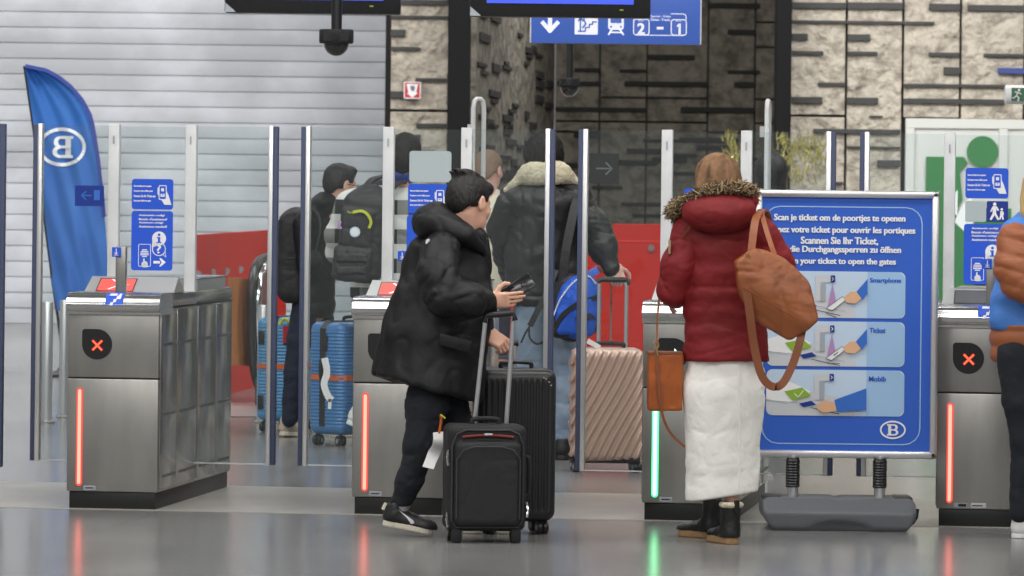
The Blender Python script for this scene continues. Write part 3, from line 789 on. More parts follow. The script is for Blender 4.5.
def st_help(bd, x0, y0, x1, y1):
    bd.rr(x0, y0, x1, y1, 3, 'blue', 1); w = x1-x0; h = y1-y0
    for k, (tx, e) in enumerate((('Assistentie nodig?', .80), ('Besoin d\'assistance?', .86), ('Assistenz nötig?', .77), ('Assistance needed?', .86))):
        bd.text(tx, x0+w*.18, y0+h*(.055+.062*k), x0+w*e, y0+h*(.095+.062*k), 'signwhite', 2, .05)
    cx, cy = x0+w*.67, y0+h*.46
    bd.circ(cx, cy, w*.17, 'signwhite', 2); bd.poly([(cx-w*.16, cy+w*.02), (cx-w*.17, cy+w*.22), (cx-w*.02, cy+w*.16)], 'signwhite', 2)
    bd.circ(cx, cy-w*.09, w*.032, 'blue', 3); bd.rect(cx-w*.028, cy-w*.035, cx+w*.028, cy+w*.1, 'blue', 3); bd.rect(cx-w*.055, cy-w*.035, cx-w*.02, cy-w*.01, 'blue', 3.3); bd.rect(cx-w*.06, cy+w*.085, cx+w*.06, cy+w*.11, 'blue', 3.3)
    cy = y0+h*.64
    bd.ring(cx, cy, w*.165, w*.165, w*.02, 'signwhite', 2); bd.text('?', cx-w*.055, cy-w*.1, cx+w*.055, cy+w*.1, 'signwhite', 2, .015); bd.line([(cx+w*.1, cy+w*.13), (cx+w*.17, cy+w*.19), (cx+w*.15, cy+w*.06)], .5, 'signwhite', 2)
    bd.rline(x0+w*.18, y0+h*.56, x0+w*.47, y0+h*.93, 1.2, .6, 'signwhite', 2)
    for k, e in enumerate((.06, .09, .1, .1, .06)): bd.rect(x0+w*(.325-e), y0+h*(.645+.028*k), x0+w*(.325+e), y0+h*(.662+.028*k), 'signwhite', 2)
    hx, hy = x0+w*.33, y0+h*.87
    bd.circ(hx, hy+1.5, w*.075, 'signwhite', 3); bd.rect(hx-w*.035, hy-h*.07, hx+w*.0, hy+1, 'signwhite', 3); bd.rect(hx-w*.06, hy+1, hx+w*.075, hy+h*.075, 'signwhite', 3)
    ay = y0+h*.86; bd.rect(x0+w*.54, ay-1.3, x0+w*.70, ay+1.3, 'signwhite', 2); bd.poly([(x0+w*.68, ay-4.2), (x0+w*.72, ay-4.2), (x0+w*.84, ay), (x0+w*.72, ay+4.2), (x0+w*.68, ay+4.2), (x0+w*.74, ay)], 'signwhite', 2)
def sticker(i, anchor, fn, name='information_sticker'):
    bd = gboard(i, anchor); fn(bd)
    o = bd.mb; V = np.array(o.v)-gl(i, 0, 0, 0); Rz = np.stack([GX, GY, [0, 0, 1]], 1); o.v = [tuple(v) for v in (V@Rz)]
    return o.build(name, gates[i], local=True, angle=None, fix=False)
sticker(0, (152, 225), lambda b: st_ticket(b, 131.5, 179, 173, 209.5))
sticker(0, (152, 225), lambda b: st_help(b, 131.5, 211, 173, 270.5))
sticker(1, (429, 200), lambda b: b.rr(409, 151, 451, 182, 3, 'pale', 1), 'blank_plate')
sticker(1, (429, 200), lambda b: st_ticket(b, 408, 184, 451, 213.5))
sticker(1, (429, 215), lambda b: st_help(b, 407, 215, 449.5, 275))
sticker(2, (704, 215), lambda b: st_ticket(b, 684, 188.5, 727, 218.5))
sticker(2, (704, 215), lambda b: st_help(b, 684, 220, 727, 280))
sticker(3, (986, 225), lambda b: st_ticket(b, 965, 168, 1008, 198.5))
sticker(3, (986, 225), lambda b: b.rr(965, 201, 986, 222, 2, 'pale', 1), 'blank_plate')
def ped(b):
    b.rr(986.5, 201, 1008, 222, 1.5, 'bluedk', 1)
    b.circ(994.5, 204, 1.7, 'signwhite', 2); b.poly([(992.5, 206), (996.5, 206), (999, 210), (998, 211), (996.2, 209), (996, 213), (999.5, 219.5), (997.5, 220), (994.5, 215), (991.5, 220), (989.5, 219.5), (992.5, 213), (992.3, 209), (991, 212), (990, 211.5)], 'signwhite', 2)
    b.circ(1001.6, 209.2, 1.3, 'signwhite', 2); b.poly([(1000, 211), (1003, 211), (1004, 214), (1003, 215), (1003.8, 219.5), (1002.3, 219.5), (1001.5, 216.5), (1000.3, 219.5), (999, 219.2), (1000, 215)], 'signwhite', 2)
sticker(3, (986, 225), ped, 'pedestrian_sticker')
sticker(3, (986, 225), lambda b: st_help(b, 964, 224, 1007, 284.5))
def arrowdecal(b, x0, y0, x1, y1, right=True):
    b.rect(x0, y0, x1, y1, 'darkdecal', 1); w = x1-x0; cy = (y0+y1)/2; s = 1 if right else -1; cx = (x0+x1)/2
    b.line([(cx-s*w*.27, cy), (cx+s*w*.25, cy)], 1.6, 'decalarrow', 2); b.line([(cx+s*w*.05, cy-w*.2), (cx+s*w*.26, cy), (cx+s*w*.05, cy+w*.2)], 1.6, 'decalarrow', 2)
sticker(2, (605, 169), lambda b: arrowdecal(b, 590, 153.5, 619, 183.5), 'arrow_sticker')
sticker(0, (89, 196), lambda b: (b.rect(75, 185.5, 104, 206, 'bluedk', 1), b.line([(82, 195.5), (91, 195.5)], 1.3, 'bluearm', 2), b.line([(86, 191.5), (81.5, 195.5), (86, 199.5)], 1.3, 'bluearm', 2), b.rect(94, 190, 100, 200, 'bluearm', 2)), 'arrow_sticker')

# ================================================================ POSTER STAND
dp = 23.55
ps = thing('poster_stand', 'blue poster stand in silver frame telling travellers to scan their ticket', 'poster stand', G(837, 522))
def PW(px, py, dy=0):   # unrolled around the poster centre
    dx, dy_ = px-846, py-324
    return W(846+dx*cT-dy_*sT, 324+dx*sT+dy_*cT, dp)+np.array([0, dy, 0])
a = PW(753.5, 190.5); b = PW(938, 458)
fw = .036
m = MB()
for lo, hi in (((a[0], 0, a[2]-fw), (b[0], 0, a[2])), ((a[0], 0, b[2]), (b[0], 0, b[2]+fw)), ((a[0], 0, b[2]), (a[0]+fw, 0, a[2])), ((b[0]-fw, 0, b[2]), (b[0], 0, a[2]))):
    m.b2((lo[0], dp-.022, lo[2]), (hi[0], dp+.022, hi[2]), 'alu', .011)
m.build('frame', ps)
MB().b2((a[0]+.02, dp-.004, b[2]+.02), (b[0]-.02, dp+.012, a[2]-.02), 'greymd').build('backing_board', ps, angle=None)
bd = Board((846, 324), (0, dp-.006, 0))
bd.rect(758, 196, 932, 452, 'bluepost', 0)
bd.rline(763, 207, 921, 444, 16, 1.1, 'bluelt', 1)
for tx, x0, x1, y0, y1 in (('Scan je ticket om de poortjes te openen', 773, 904, 214.5, 223), ('Scannez votre ticket pour ouvrir les portiques', 762, 914, 226.5, 235), ('Scannen Sie Ihr Ticket,', 800, 877, 237, 245.5),
                       ('um die Durchgangssperren zu öffnen', 776, 900, 246, 254.5), ('Scan your ticket to open the gates', 783, 895, 258, 266)):
    bd.text(tx, x0, y0, x1, y1, 'signwhite', 2, .06)
def panel(y0, y1, kind, label):
    bd.rr(767, y0, 905, y1, 6, 'bluelt2', 1); bd.poly([(867, y0), (899, y0), (905, y0+6), (905, y1-6), (899, y1), (867, y1)], 'bluelt', 2)
    bd.text(label, 869.5, y0+6, 869.5+{'Smartphone': 31, 'Ticket': 16, 'Mobib': 17}[label], y0+(12 if label == 'Smartphone' else 11), 'bluepost', 3, .05)
    Y = y0
    # gate drawing: table top, reader column, screen
    bd.poly([(767, Y+18), (790, Y+12), (812, Y+22), (838, Y+27), (852, Y+35), (857, y1), (773, y1), (767, y1-6)], 'greylt', 2)
    bd.poly([(767, Y+18), (790, Y+12), (812, Y+22), (790, Y+34), (767, Y+30)], 'signwhite', 3)
    bd.poly([(815, Y+4), (831, Y+4), (831, Y+11), (825, Y+11), (825, Y+30), (815, Y+30)], 'greylt', 4); bd.poly([(820, Y+11), (825, Y+11), (825, Y+30), (820, Y+30)], 'greymd', 5)
    bd.line([(767, Y+31), (812, Y+34), (845, Y+40)], .5, 'greymd', 4); bd.line([(812, Y+38), (840, Y+44)], .7, 'ink', 5)
    bd.rr(830, Y+4, 834.5, Y+11, .8, 'bluedk', 6); bd.line([(831.5, Y+6), (833, Y+7.5), (831.5, Y+9)], .6, 'signwhite', 7)
    bd.poly([(785, Y+22), (803, Y+18), (812, Y+26), (793, Y+31)], 'greenprint', 5); bd.line([(795, Y+24), (799, Y+27.5), (804, Y+21)], .8, 'signwhite', 6)
    bd.poly([(800, Y+34), (812, Y+31), (817, Y+35), (804, Y+37.5)], 'bluedk', 5)
    if kind != 'm':
        bd.poly([(832, Y+12), (836, Y+32), (827, Y+37)], 'purple', 5)
        bd.poly([(826, Y+37), (842, Y+25), (846, Y+28), (832, Y+39)], 'signwhite', 6); bd.line([(826, Y+37), (842, Y+25), (846, Y+28), (832, Y+39), (826, Y+37)], .5, 'ink', 7)
        bd.poly([(843, Y+26), (850, Y+20), (859, Y+20), (861, Y+27), (855, Y+32), (846, Y+31)], 'skinprint', 8)
        bd.poly([(856, Y+20), (867, Y+7), (867, Y+22), (862, Y+28)], 'bluearm', 9)
        if kind == 't': bd.line([(834, Y+34), (838, Y+31)], .8, 'ink', 9); bd.line([(828, Y+42), (840, Y+42)], .6, 'ink', 9)
        else: bd.line([(826, Y+42), (836, Y+46)], .7, 'ink', 9)
    else:
        bd.poly([(818, Y+34), (826, Y+31), (836, Y+33), (837, Y+41), (824, Y+43), (818, Y+39)], 'skinprint', 8)
        bd.poly([(835, Y+30), (867, Y+18), (867, Y+40), (838, Y+42)], 'bluearm', 9)
panel(271.5, 318, 's', 'Smartphone'); panel(321.5, 366.5, 't', 'Ticket'); panel(370, 416, 'm', 'Mobib')
def blogo(bd, cx, cy, rx, ry, w, m_, ly=2, mirror=False):
    bd.ring(cx, cy, rx, ry, w, m_, ly); bd.bigB(cx-rx*.45, cy-ry*.62, cx+rx*.45, cy+ry*.62, m_, ly, mirror)
blogo(bd, 894, 429.3, 13, 9.2, 1.7, 'signwhite')
bd.build('poster', ps)
zb = .17
for px in (794.5, 881.5):
    p = PW(px, 458); zt = b[2]
    m = MB(); m.tube([(p[0], dp, .12), (p[0], dp, zt+.01)], .026, 'alu', 16)
    m.lathe([(.029, zb+.02)]+[(.031+(.004 if k % 2 else 0), zb+.02+k*(zt-.01-zb-.02)/20) for k in range(21)]+[(.028, zt)], (p[0], dp, 0), 'black', 20)
    m.build('post', ps)
# grey water-filled base
p0, p1 = W(761, 520, dp), W(913, 520, dp); xc = (p0[0]+p1[0])/2; hw = (p1[0]-p0[0])/2
m = MB(); n = 14; fy, by = dp-.22, dp+.24
s_ = S(); s_.box((xc, dp, .07), (hw, .23, .075), .03, .01)
s_.cut((xc-hw, dp, .06), (-.8, 0, -.6), .01).cut((xc+hw, dp, .06), (.8, 0, -.6), .01)
s_.cut((xc, dp-.23, .085), (0, -.5, .86), .01)
s_.cut((xc, dp-.24, 0), (0, -1, 0), .005)
s_.ell((xc, dp-.27, -.005), (hw*.55, .07, .065), .01, op='-')
s_.cap((xc, dp-.1, .15), (xc, dp+.2, .15), .012, op='-')
sobj('base', s_, .008, 'standgrey', ps)
for sx in (-1, 1): MB().b2((xc+sx*hw*.86-.045, dp-.06, .12), (xc+sx*hw*.86+.045, dp+.15, .152), 'black', .012).build('base_cap', ps)
m = MB()
m.tube([(xc+hw-.015, dp-.09, .03), (xc+hw+.005, dp-.09, .06), (xc+hw+.01, dp-.09, .1)], .012, 'black')
m.build('tether', ps)

# ================================================================ HANGING SCREENS, CAMERAS, SIGN
def screen(name, label, x0, x1, yb, d, pxd):
    a = W(x0, yb, d); b = W(x1, yb, d); zb = a[2]; zt = zb+ (b[0]-a[0])*.60
    t = thing(name, label, 'display screen', ((a[0]+b[0])/2, d, zt), group='hanging departure screens')
    MB().b2((a[0], d, zb), (b[0], d+.14, zt), 'black', .012).build('housing', t)
    s = d/F
    MB().b2((a[0]+17*s, d-.006, zb+13.5*s), (b[0]-17*s, d+.002, zt-14*s), 'screenblue', .002).build('display', t)
    m = MB(); q = a[0]+.004
    m.add([(q, d-.003, zb+10*s), (q+11*s, d-.003, zb+.004), (q, d-.003, zb+.004)], [(0, 1, 2)], 'greymd'); m.build('corner_label', t, angle=None)
    q = b[0]-17*s-14*s; MB().b2((q, d-.003, zb+7.5*s), (q+4*s, d, zb+8.5*s), 'greenprint').build('indicator', t, angle=None)
    for fx in (.25, .75): MB().tube([(a[0]+(b[0]-a[0])*fx, d+.07, zt-.05), (a[0]+(b[0]-a[0])*fx, d+.07, 7.0)], .03, 'black').build('hanger', t)
    return t
screen('departure_screen', 'left hanging black screen above the domed camera pole', 224.5, 400.5, 12.5, 30.0, 1)
screen('departure_screen', 'hanging black screen in front of the blue platform sign', 469.5, 650.5, 16.3, 30.0, 1)
def camera_dome(label, px, y0, y1, ydome, hw, d, tw):
    a = W(px, y0, d); s = d/F
    t = thing('security_camera', label, 'security camera', (a[0], d, 7.0), group='pole mounted domed security cameras')
    MB().tube([(a[0], d, a[2]-.01), (a[0], d, 7.0)], tw*s, 'black', 16).build('pole', t)
    m = MB(); zc = a[2]; zb_ = W(px, y1, d)[2]
    m.lathe([(hw*s*.96, zc), (hw*s, zc-.008), (hw*s, zb_+.008), (hw*s*.95, zb_)], (a[0], d, 0), 'blackmatte', 28)
    for k in range(10):
        an = -math.pi/2+(-1 if k < 5 else 1)*(.25+.12*(k % 5)); m.box((a[0]+hw*s*math.cos(an), d+hw*s*math.sin(an), (zc+zb_)/2), (.004, .004, (zc-zb_)*.35), 'black')
    m.lathe([(.022, -.004), (.022, 0)], (a[0]-.01, d-hw*s, (zc+zb_)/2), 'bardk', 16, 1)
    m.build('housing', t)
    r = (ydome-y1)*s; n = 8
    pr = [(r*.98*math.cos(math.pi/2*k/n), zb_-r*math.sin(math.pi/2*k/n)) for k in range(n+1)]
    pr[-1] = (.001, pr[-1][1]); m = MB(); m.lathe(pr, (a[0], d, 0), 'domeglass', 24); m.build('dome', t)
    m = MB(); m.tube([(a[0]+r*.98*math.cos(q), d-.01, zb_-r*.98*math.sin(q)) for q in np.linspace(0, math.pi, 17)], .0025, 'chrome', 6); m.build('dome_rim', t)
    return t
camera_dome('larger domed security camera on a pole under the left screen', 336.5, 29.5, 43.5, 56, 17.2, 28.5, 5.4)
camera_dome('smaller domed security camera on a pole below the blue platform sign', 569.5, 78, 87.5, 96.5, 10.6, 38.0, 3.6)
dsg = 36.0
a = W(531, 42.5, dsg); b = W(700, 42.5, dsg)
t = thing('platform_sign', 'long blue hanging sign with down arrow, stairs, train and tracks 2 to 1', 'sign', ((a[0]+b[0])/2, dsg, 7))
MB().b2((a[0], dsg, a[2]), (b[0], dsg+.15, a[2]+.62), 'signblue', .004).build('board', t)
m = MB(); m.b2((b[0], dsg-.004, a[2]), (b[0]+.009, dsg+.154, a[2]+.62), 'white'); m.b2((a[0]-.009, dsg-.004, a[2]), (a[0], dsg+.154, a[2]+.62), 'white'); m.build('edge_trim', t, angle=None)
for fx in (.15, .85): MB().tube([(a[0]+(b[0]-a[0])*fx, dsg+.075, a[2]+.55), (a[0]+(b[0]-a[0])*fx, dsg+.075, 7)], .02, 'black').build('hanger', t)
bd = Board((615, 20), (0, dsg-.003, 0)); q = lambda x: 530+x/5.69; r_ = lambda y: y/5.69
wm = 'signlit'
bd.rect(q(102), r_(20), q(126), r_(172), wm); bd.line([(q(72), r_(132)), (q(114), r_(180)), (q(158), r_(132))], 4, wm, 2)
bd.rect(q(255), r_(75), q(386), r_(198), wm)
bd.line([(q(275), r_(180)), (q(316), r_(180)), (q(316), r_(158)), (q(338), r_(158)), (q(338), r_(140)), (q(356), r_(140)), (q(356), r_(126)), (q(378), r_(126))], 1.4, 'signblue', 2)
bd.line([(q(287), r_(180)), (q(287), r_(108))], 1.5, 'signblue', 2); bd.line([(q(274), r_(122)), (q(288), r_(104)), (q(302), r_(122))], 1.5, 'signblue', 2)
bd.circ(q(308), r_(100), 1.6, 'signblue', 2); bd.line([(q(306), r_(112)), (q(318), r_(138)), (q(300), r_(160))], 1.6, 'signblue', 2)
bd.rr(q(445), r_(60), q(534), r_(170), 3, wm); bd.rr(q(458), r_(100), q(521), r_(132), 1, 'signblue', 2); bd.circ(q(462), r_(152), 1.1, 'signblue', 2); bd.circ(q(517), r_(152), 1.1, 'signblue', 2)
bd.line([(q(465), r_(170)), (q(448), r_(197))], 1.6, wm); bd.line([(q(514), r_(170)), (q(532), r_(197))], 1.6, wm); bd.line([(q(455), r_(184)), (q(525), r_(184))], 1.4, wm)
bd.rline(q(590), r_(75), q(888), r_(198), 3, .8, wm); bd.rr(q(586), r_(105), q(682), r_(198), 2.5, 'signblue', 2); bd.rr(q(800), r_(105), q(894), r_(198), 2.5, 'signblue', 2)
bd.rline(q(590), r_(108), q(678), r_(196), 2.5, .9, wm, 3); bd.rline(q(804), r_(108), q(890), r_(196), 2.5, .9, wm, 3)
bd.text('2', q(613), r_(130), q(652), r_(192), wm, 4, .05); bd.poly([(q(848), r_(130)), (q(858), r_(130)), (q(858), r_(192)), (q(846), r_(192)), (q(846), r_(146)), (q(836), r_(150)), (q(836), r_(140))], wm, 4); bd.rect(q(722), r_(150), q(760), r_(164), wm, 3)
bd.text('Spoor', q(615), r_(112), q(650), r_(120), wm, 4); bd.text('Spoor', q(828), r_(112), q(864), r_(120), wm, 4)
bd.rect(q(684), r_(72), q(800), r_(118), 'signblue', 2); bd.text('Sporen - Voies', q(686), r_(84), q(800), r_(98), wm, 3); bd.text('Gleise - Tracks', q(686), r_(103), q(798), r_(116), wm, 3)
bd.build('lettering', t)
# fire sign on the pier
t = thing('fire_sign', 'small white and red fire equipment sign on the left stone pier', 'sign', W(412, 98.5, 51.86))
bd = Board((412, 90), (0, 51.84, 0)); bd.rect(404, 82, 420.5, 98.5, 'signred', 0); bd.rline(404.3, 82.3, 420.2, 98.2, .3, .9, 'signwhite', 1)
bd.poly([(406.5, 84), (418, 84), (416, 93), (418, 93), (412.3, 97.5), (406.6, 93), (408.5, 93)], 'signwhite', 1); bd.circ(412.5, 88, 2.6, 'greymd', 2); bd.line([(411, 86), (414, 91)], .9, 'ink', 3); bd.line([(414, 86), (412, 91)], .9, 'ink', 3)
bd.build('sign_face', t); c = W(412, 90, 51.87); MB().box(c, (.083, .018, .083), 'signwhite', .002).build('sign_plate', t, angle=None)
# exit sign
de = 34.0
a = W(1005, 94.5, de); t = thing('exit_sign', 'white tubular emergency exit sign with running man at top right edge', 'exit sign', (a[0]+.25, de, 7))
r0 = 9.6*de/F
MB().lathe([(r0*.9, a[0]), (r0, a[0]+.008), (r0, a[0]+.40), (r0*.9, a[0]+.41)], (0, de, a[2]), 'white', 28, 0).build('housing', t)
MB().b2((a[0]+.038, de-r0-.006, a[2]-.045), (a[0]+.36, de-r0*.8, a[2]+.045), 'exitgreen', .002).build('sign_face', t, angle=None)
MB().tube([(a[0]+.2, de, a[2]+r0*.8), (a[0]+.2, de, 7)], .012, 'greymd').build('hanger', t)
bd = Board((1018, 94), (0, de-r0-.0085, 0)); bd.circ(1019, 90, 1.3, 'signwhite'); bd.line([(1018, 92), (1016.5, 95.5), (1019, 98), (1018, 101)], 1.3, 'signwhite'); bd.line([(1016.5, 95.5), (1014, 98), (1012.5, 98)], 1.2, 'signwhite'); bd.line([(1015, 92), (1018, 92), (1021, 94)], 1.1, 'signwhite')
bd.build('pictogram', t)

# ================================================================ FAR FLOOR THINGS
def bollard(px, yt, yb, rpx, label):
    g = G(px, yb); s = g[1]/F; h = H-(unroll(px, yt)[1])*s; r = rpx*s
    t = thing('bollard', label, 'bollard', g, group='steel bollards behind the gates')
    MB().lathe([(r*.97, .02), (r, .03), (r, h-.012), (r*.9, h)], g, 'alu', 24).build('pole', t)
    MB().lathe([(r*1.5, 0), (r*1.5, .012), (r, .02)], g, 'steel', 24).build('foot_plate', t)
bollard(46, 302, 423, 6, 'front steel bollard below the blue feather banner')
bollard(63, 300, 418, 4.5, 'steel bollard just behind another, next to the left gate')
bollard(262, 305, 423, 5.5, 'steel bollard between the escalator newel and the blue suitcase')
# feather banner
dfb = 40.0
t = thing('feather_banner', 'tall blue feather banner with white mirrored B emblem, leftmost', 'banner', W(62, 378, dfb))
def fl_l(v):    # left edge x at image y
    return np.interp(v, [66, 100, 150, 200, 250, 290, 311], [23.5, 29, 36, 42, 48, 53, 57])
def fl_r(v):
    return np.interp(v, [66, 67, 70, 76, 86, 100, 115, 130, 160, 200, 240, 270, 295, 305, 311], [26, 36, 46, 58, 71, 83, 91, 94.5, 99, 103.5, 106.5, 108, 107, 80, 60])
NU, NV = 20, 60; V = []; 
for j in range(NV+1):
    y = 66+(311-66)*j/NV; l, r = fl_l(y), fl_r(y)
    for i in range(NU+1):
        u = i/NU; dep = .10*math.sin(2.2*u+y*.012)+.035*math.sin(u*9+y*.03)*(y-60)/250+.02*math.sin(u*20-y*.05)
        V.append(W(l+(r-l)*u, y, dfb+dep))
Fq = [(j*(NU+1)+i, (j+1)*(NU+1)+i, (j+1)*(NU+1)+i+1, j*(NU+1)+i+1) for j in range(NV) for i in range(NU)]
mf = mat('banner cloth', srgb(46, 104, 190), .7, bump=(5, .5, .03), var=(1.6, srgb(66, 126, 206), .35, .65))
nt = mf.node_tree; tr = nt.nodes.new('ShaderNodeBsdfTranslucent'); tr.inputs[0].default_value = (*srgb(60, 130, 220), 1); mx = nt.nodes.new('ShaderNodeMixShader'); mx.inputs[0].default_value = .3
out = [n for n in nt.nodes if n.type == 'OUTPUT_MATERIAL'][0]; nt.links.new(nt.nodes['Principled BSDF'].outputs[0], mx.inputs[1]); nt.links.new(tr.outputs[0], mx.inputs[2]); nt.links.new(mx.outputs[0], out.inputs[0])
mkobj('cloth', V, Fq, mf, t, smooth=True)
mb = MB(); pl = []
for j in range(0, NV+1, 1):
    y = 66+(311-66)*j/NV; pl.append(W(fl_r(y)-.8, y, dfb+.1*math.sin(2.2+y*.012)-.02))
hem = [p for p in pl[:38]]
mb.ribbon(hem, (1, 0, 0), .03, .012, 'bluedk'); mb.build('pole_sleeve', t)
pole = [W(24, 66, dfb), W(36, 150, dfb), W(48, 250, dfb), W(57, 311, dfb), W(62, 350, dfb), np.array([*W(64, 376, dfb)[:2], .02])]
MB().tube(spline(pole, 5), [.008]*12+[.012]*14, 'black', 8).build('pole', t)
g = np.array([*W(64, 376, dfb)[:2], 0]); m = MB(); m.lathe([(.2, 0), (.2, .02), (.06, .05), (.02, .1)], g, 'black', 24); m.build('foot', t)
bd = Board((62, 147), (0, dfb-.16, 0)); bd.ring(62, 147, 24, 19.5, 3.4, 'signwhite'); bd.bigB(52, 136, 73, 158, 'signwhite', 1, True)
lg = bd.mb
# press the emblem onto the cloth
bm = bmesh.new()
lo_ = []
for v in lg.v:
    v = np.array(v); s = F/v[1]; ux = v[0]*s; uy = (H-v[2])*s; px = CX+ux*cT-uy*sT; py = CY+ux*sT+uy*cT
    l, r = fl_l(py), fl_r(py); u = (px-l)/(r-l); dep = .10*math.sin(2.2*u+py*.012)+.035*math.sin(u*9+py*.03)*(py-60)/250+.02*math.sin(u*20-py*.05)
    lo_.append(tuple(W(px, py, dfb+dep-.012)))
lg.v = lo_; lg.build('emblem', t, angle=None, fix=False)
# escalator well: red sloped cladding, newels
t = thing('escalator', 'escalator with red side panel, black handrail and steel newel behind left gate', 'escalator', G(235, 402))
A0 = W(192, 236, 35.3); A1 = W(287, 229.5, 40.0)
def quadwall(mb_, A0, A1, zt0, zt1, th, m_):
    dv = np.array([A1[0]-A0[0], A1[1]-A0[1], 0]); nv = np.array([-dv[1], dv[0], 0]); nv = nv/np.linalg.norm(nv)*th
    P = [np.array([A0[0], A0[1], 0]), np.array([A1[0], A1[1], 0])]
    V = [P[0], P[1], P[1]+[0, 0, zt1], P[0]+[0, 0, zt0]]; V += [v+nv for v in V]
    mb_.add(V, [(0, 1, 2, 3), (4, 5, 6, 7), (0, 1, 5, 4), (1, 2, 6, 5), (2, 3, 7, 6), (3, 0, 4, 7)], m_)
m = MB(); quadwall(m, A0, A1, 1.2, 1.2, .05, 'redpanel'); m.build('side_panel', t, angle=None)
m = MB()
for k in range(7):
    f = .06+.14*k; P = A0+(A1-A0)*f; m.lathe([(.028, -.02), (.028, .0)], (P[0], P[1]-.03, .92), 'chrome', 12, 1)
    m.lathe([(.028, -.02), (.028, .0)], (P[0], P[1]-.03, .30), 'chrome', 12, 1)
m.build('bolt', t)['kind'] = 'stuff'
wp0 = W(228, 275, 34.9); wp1 = W(249, 275, 35.6)
m = MB(); V = [W(228, 277, 34.9), W(250, 279, 35.5), W(250, 366, 35.5), W(228, 365, 34.9)]; V2 = [v+np.array([0, .03, 0]) for v in V]
m.add(V+V2, [(0, 1, 2, 3), (4, 5, 6, 7), (0, 1, 5, 4), (1, 2, 6, 5), (2, 3, 7, 6), (3, 0, 4, 7)], 'wood'); m.build('orange_panel', t, angle=None)
# newel: rounded loop of black handrail around a steel rim
nx = px_x(262, 300, 35.2); ny = 35.2; zt = W(258, 255, 35.2)[2]
dirn = np.array([.30, .95, 0])/np.linalg.norm([.30, .95, 0])
hp_ = [(275, 257.5, 1.5), (268, 257, .9), (262, 258.5, .5), (257, 263, .22), (253.5, 273, .08), (251.5, 290, 0), (251, 320, 0), (252, 350, .05), (255, 376, .15), (262, 397, .5)]
MB().tube(spline([W(x, y, 35.2+e) for x, y, e in hp_], 6), .030, 'rubber', 12).build('handrail', t)
MB().tube(spline([W(x+6.5, y+(5 if y < 300 else 0), 35.24+e) for x, y, e in hp_[:8]], 6), .028, 'chrome', 12).build('newel_rim', t)
V = [W(x+8, y, 35.3+e) for x, y, e in hp_[3:]]; V2 = [W(x+22, y, 36.5+e) for x, y, e in hp_[3:]]; n_ = len(V); m = MB(); m.add(V+V2, [(k, k+1, n_+k+1, n_+k) for k in range(n_-1)], 'steeldark'); m.build('newel_side', t)
m = MB(); c0 = np.array([nx, ny, 0])+dirn*1.2; Rd = np.stack([dirn, np.cross([0, 0, 1], dirn), [0, 0, 1]], 1); m.box(c0+np.array([0, 0, .22]), (1.1, .09, .22), 'steeldark', .02, Rd)
m.build('newel_base', t)
m = MB(); m.box(c0+np.array([.05, 0, .65]), (.9, .008, .30), 'glass', 0, Rd); m.build('glass_balustrade', t, angle=None)
MB().add([G(226, 417), G(262, 417), G(262, 403), G(226, 403)], [(0, 1, 2, 3)], 'alu').build('floor_plate', t, angle=None).location.z += .004
# red glass balustrade in the middle
db = 44.5
a = W(450, 228, db); b = W(720, 225, db)
t = thing('red_balustrade', 'long red glass balustrade in front of the dark recess', 'balustrade', ((a[0]+b[0])/2, db, 0))
zt = b[2]
nP = 5; w = (b[0]-a[0])/nP
for k in range(nP): MB().b2((a[0]+k*w+.008, db, .02), (a[0]+(k+1)*w-.008, db+.03, zt), 'redpanel', .003).build('panel', t, angle=None)
MB().b2((a[0], db-.012, zt-.16), (b[0], db, zt-.145), 'redline').build('highlight_line', t, angle=None)  # highlight along the panels, put in as a brighter red strip
m = MB()
for px in (480, 515, 550, 582, 615, 651, 686): p = W(px, 248, db); m.lathe([(.03, -.05), (.03, 0)], (p[0], db, p[2]), 'chrome', 16, 1)
m.build('fixing', t)
MB().b2((a[0], db-.03, 0), (b[0], db+.06, .06), 'steeldark').build('shoe_rail', t, angle=None)
# tall white loop frames
def loopframe(px0, px1, ytop, ybot, d, depth, label):
    a = W(px0, ytop, d); b = W(px1, ytop, d); w = max(b[0]-a[0], .02); zt = a[2]; zb = 0.0; cx = (a[0]+b[0])/2
    t = thing('loop_frame', label, 'loop frame', (cx, d, 0), group='white rounded loop frames')
    dirv = np.array([w/2, depth/2, 0]); r = .05
    P = [np.array([cx, d, zb])-dirv, np.array([cx, d, zt-r])-dirv, np.array([cx, d, zt-.012])-dirv*.8, np.array([cx, d, zt])-dirv*.4, np.array([cx, d, zt])+dirv*.4, np.array([cx, d, zt-.012])+dirv*.8, np.array([cx, d, zt-r])+dirv, np.array([cx, d, zb])+dirv]
    MB().tube(P, .013 if depth < .3 else .02, 'ladderwhite', 10).build('loop_tube', t)
    MB().b2((cx-w/2-.03, d-depth/2-.03, 0), (cx+w/2+.03, d+depth/2+.03, .012), 'alu').build('foot_plate', t, angle=None)
    MB().box((cx-w/2-.02, d, zt-.17), (.012, .02, .03), 'ladderwhite').build('latch', t, angle=None)
loopframe(473.5, 484, 99, 0, 27.6, .05, 'tall white rounded loop frame behind the fair haired man')
loopframe(766, 770.5, 101, 0, 27.6, .25, 'tall white loop frame seen edge on above the poster')
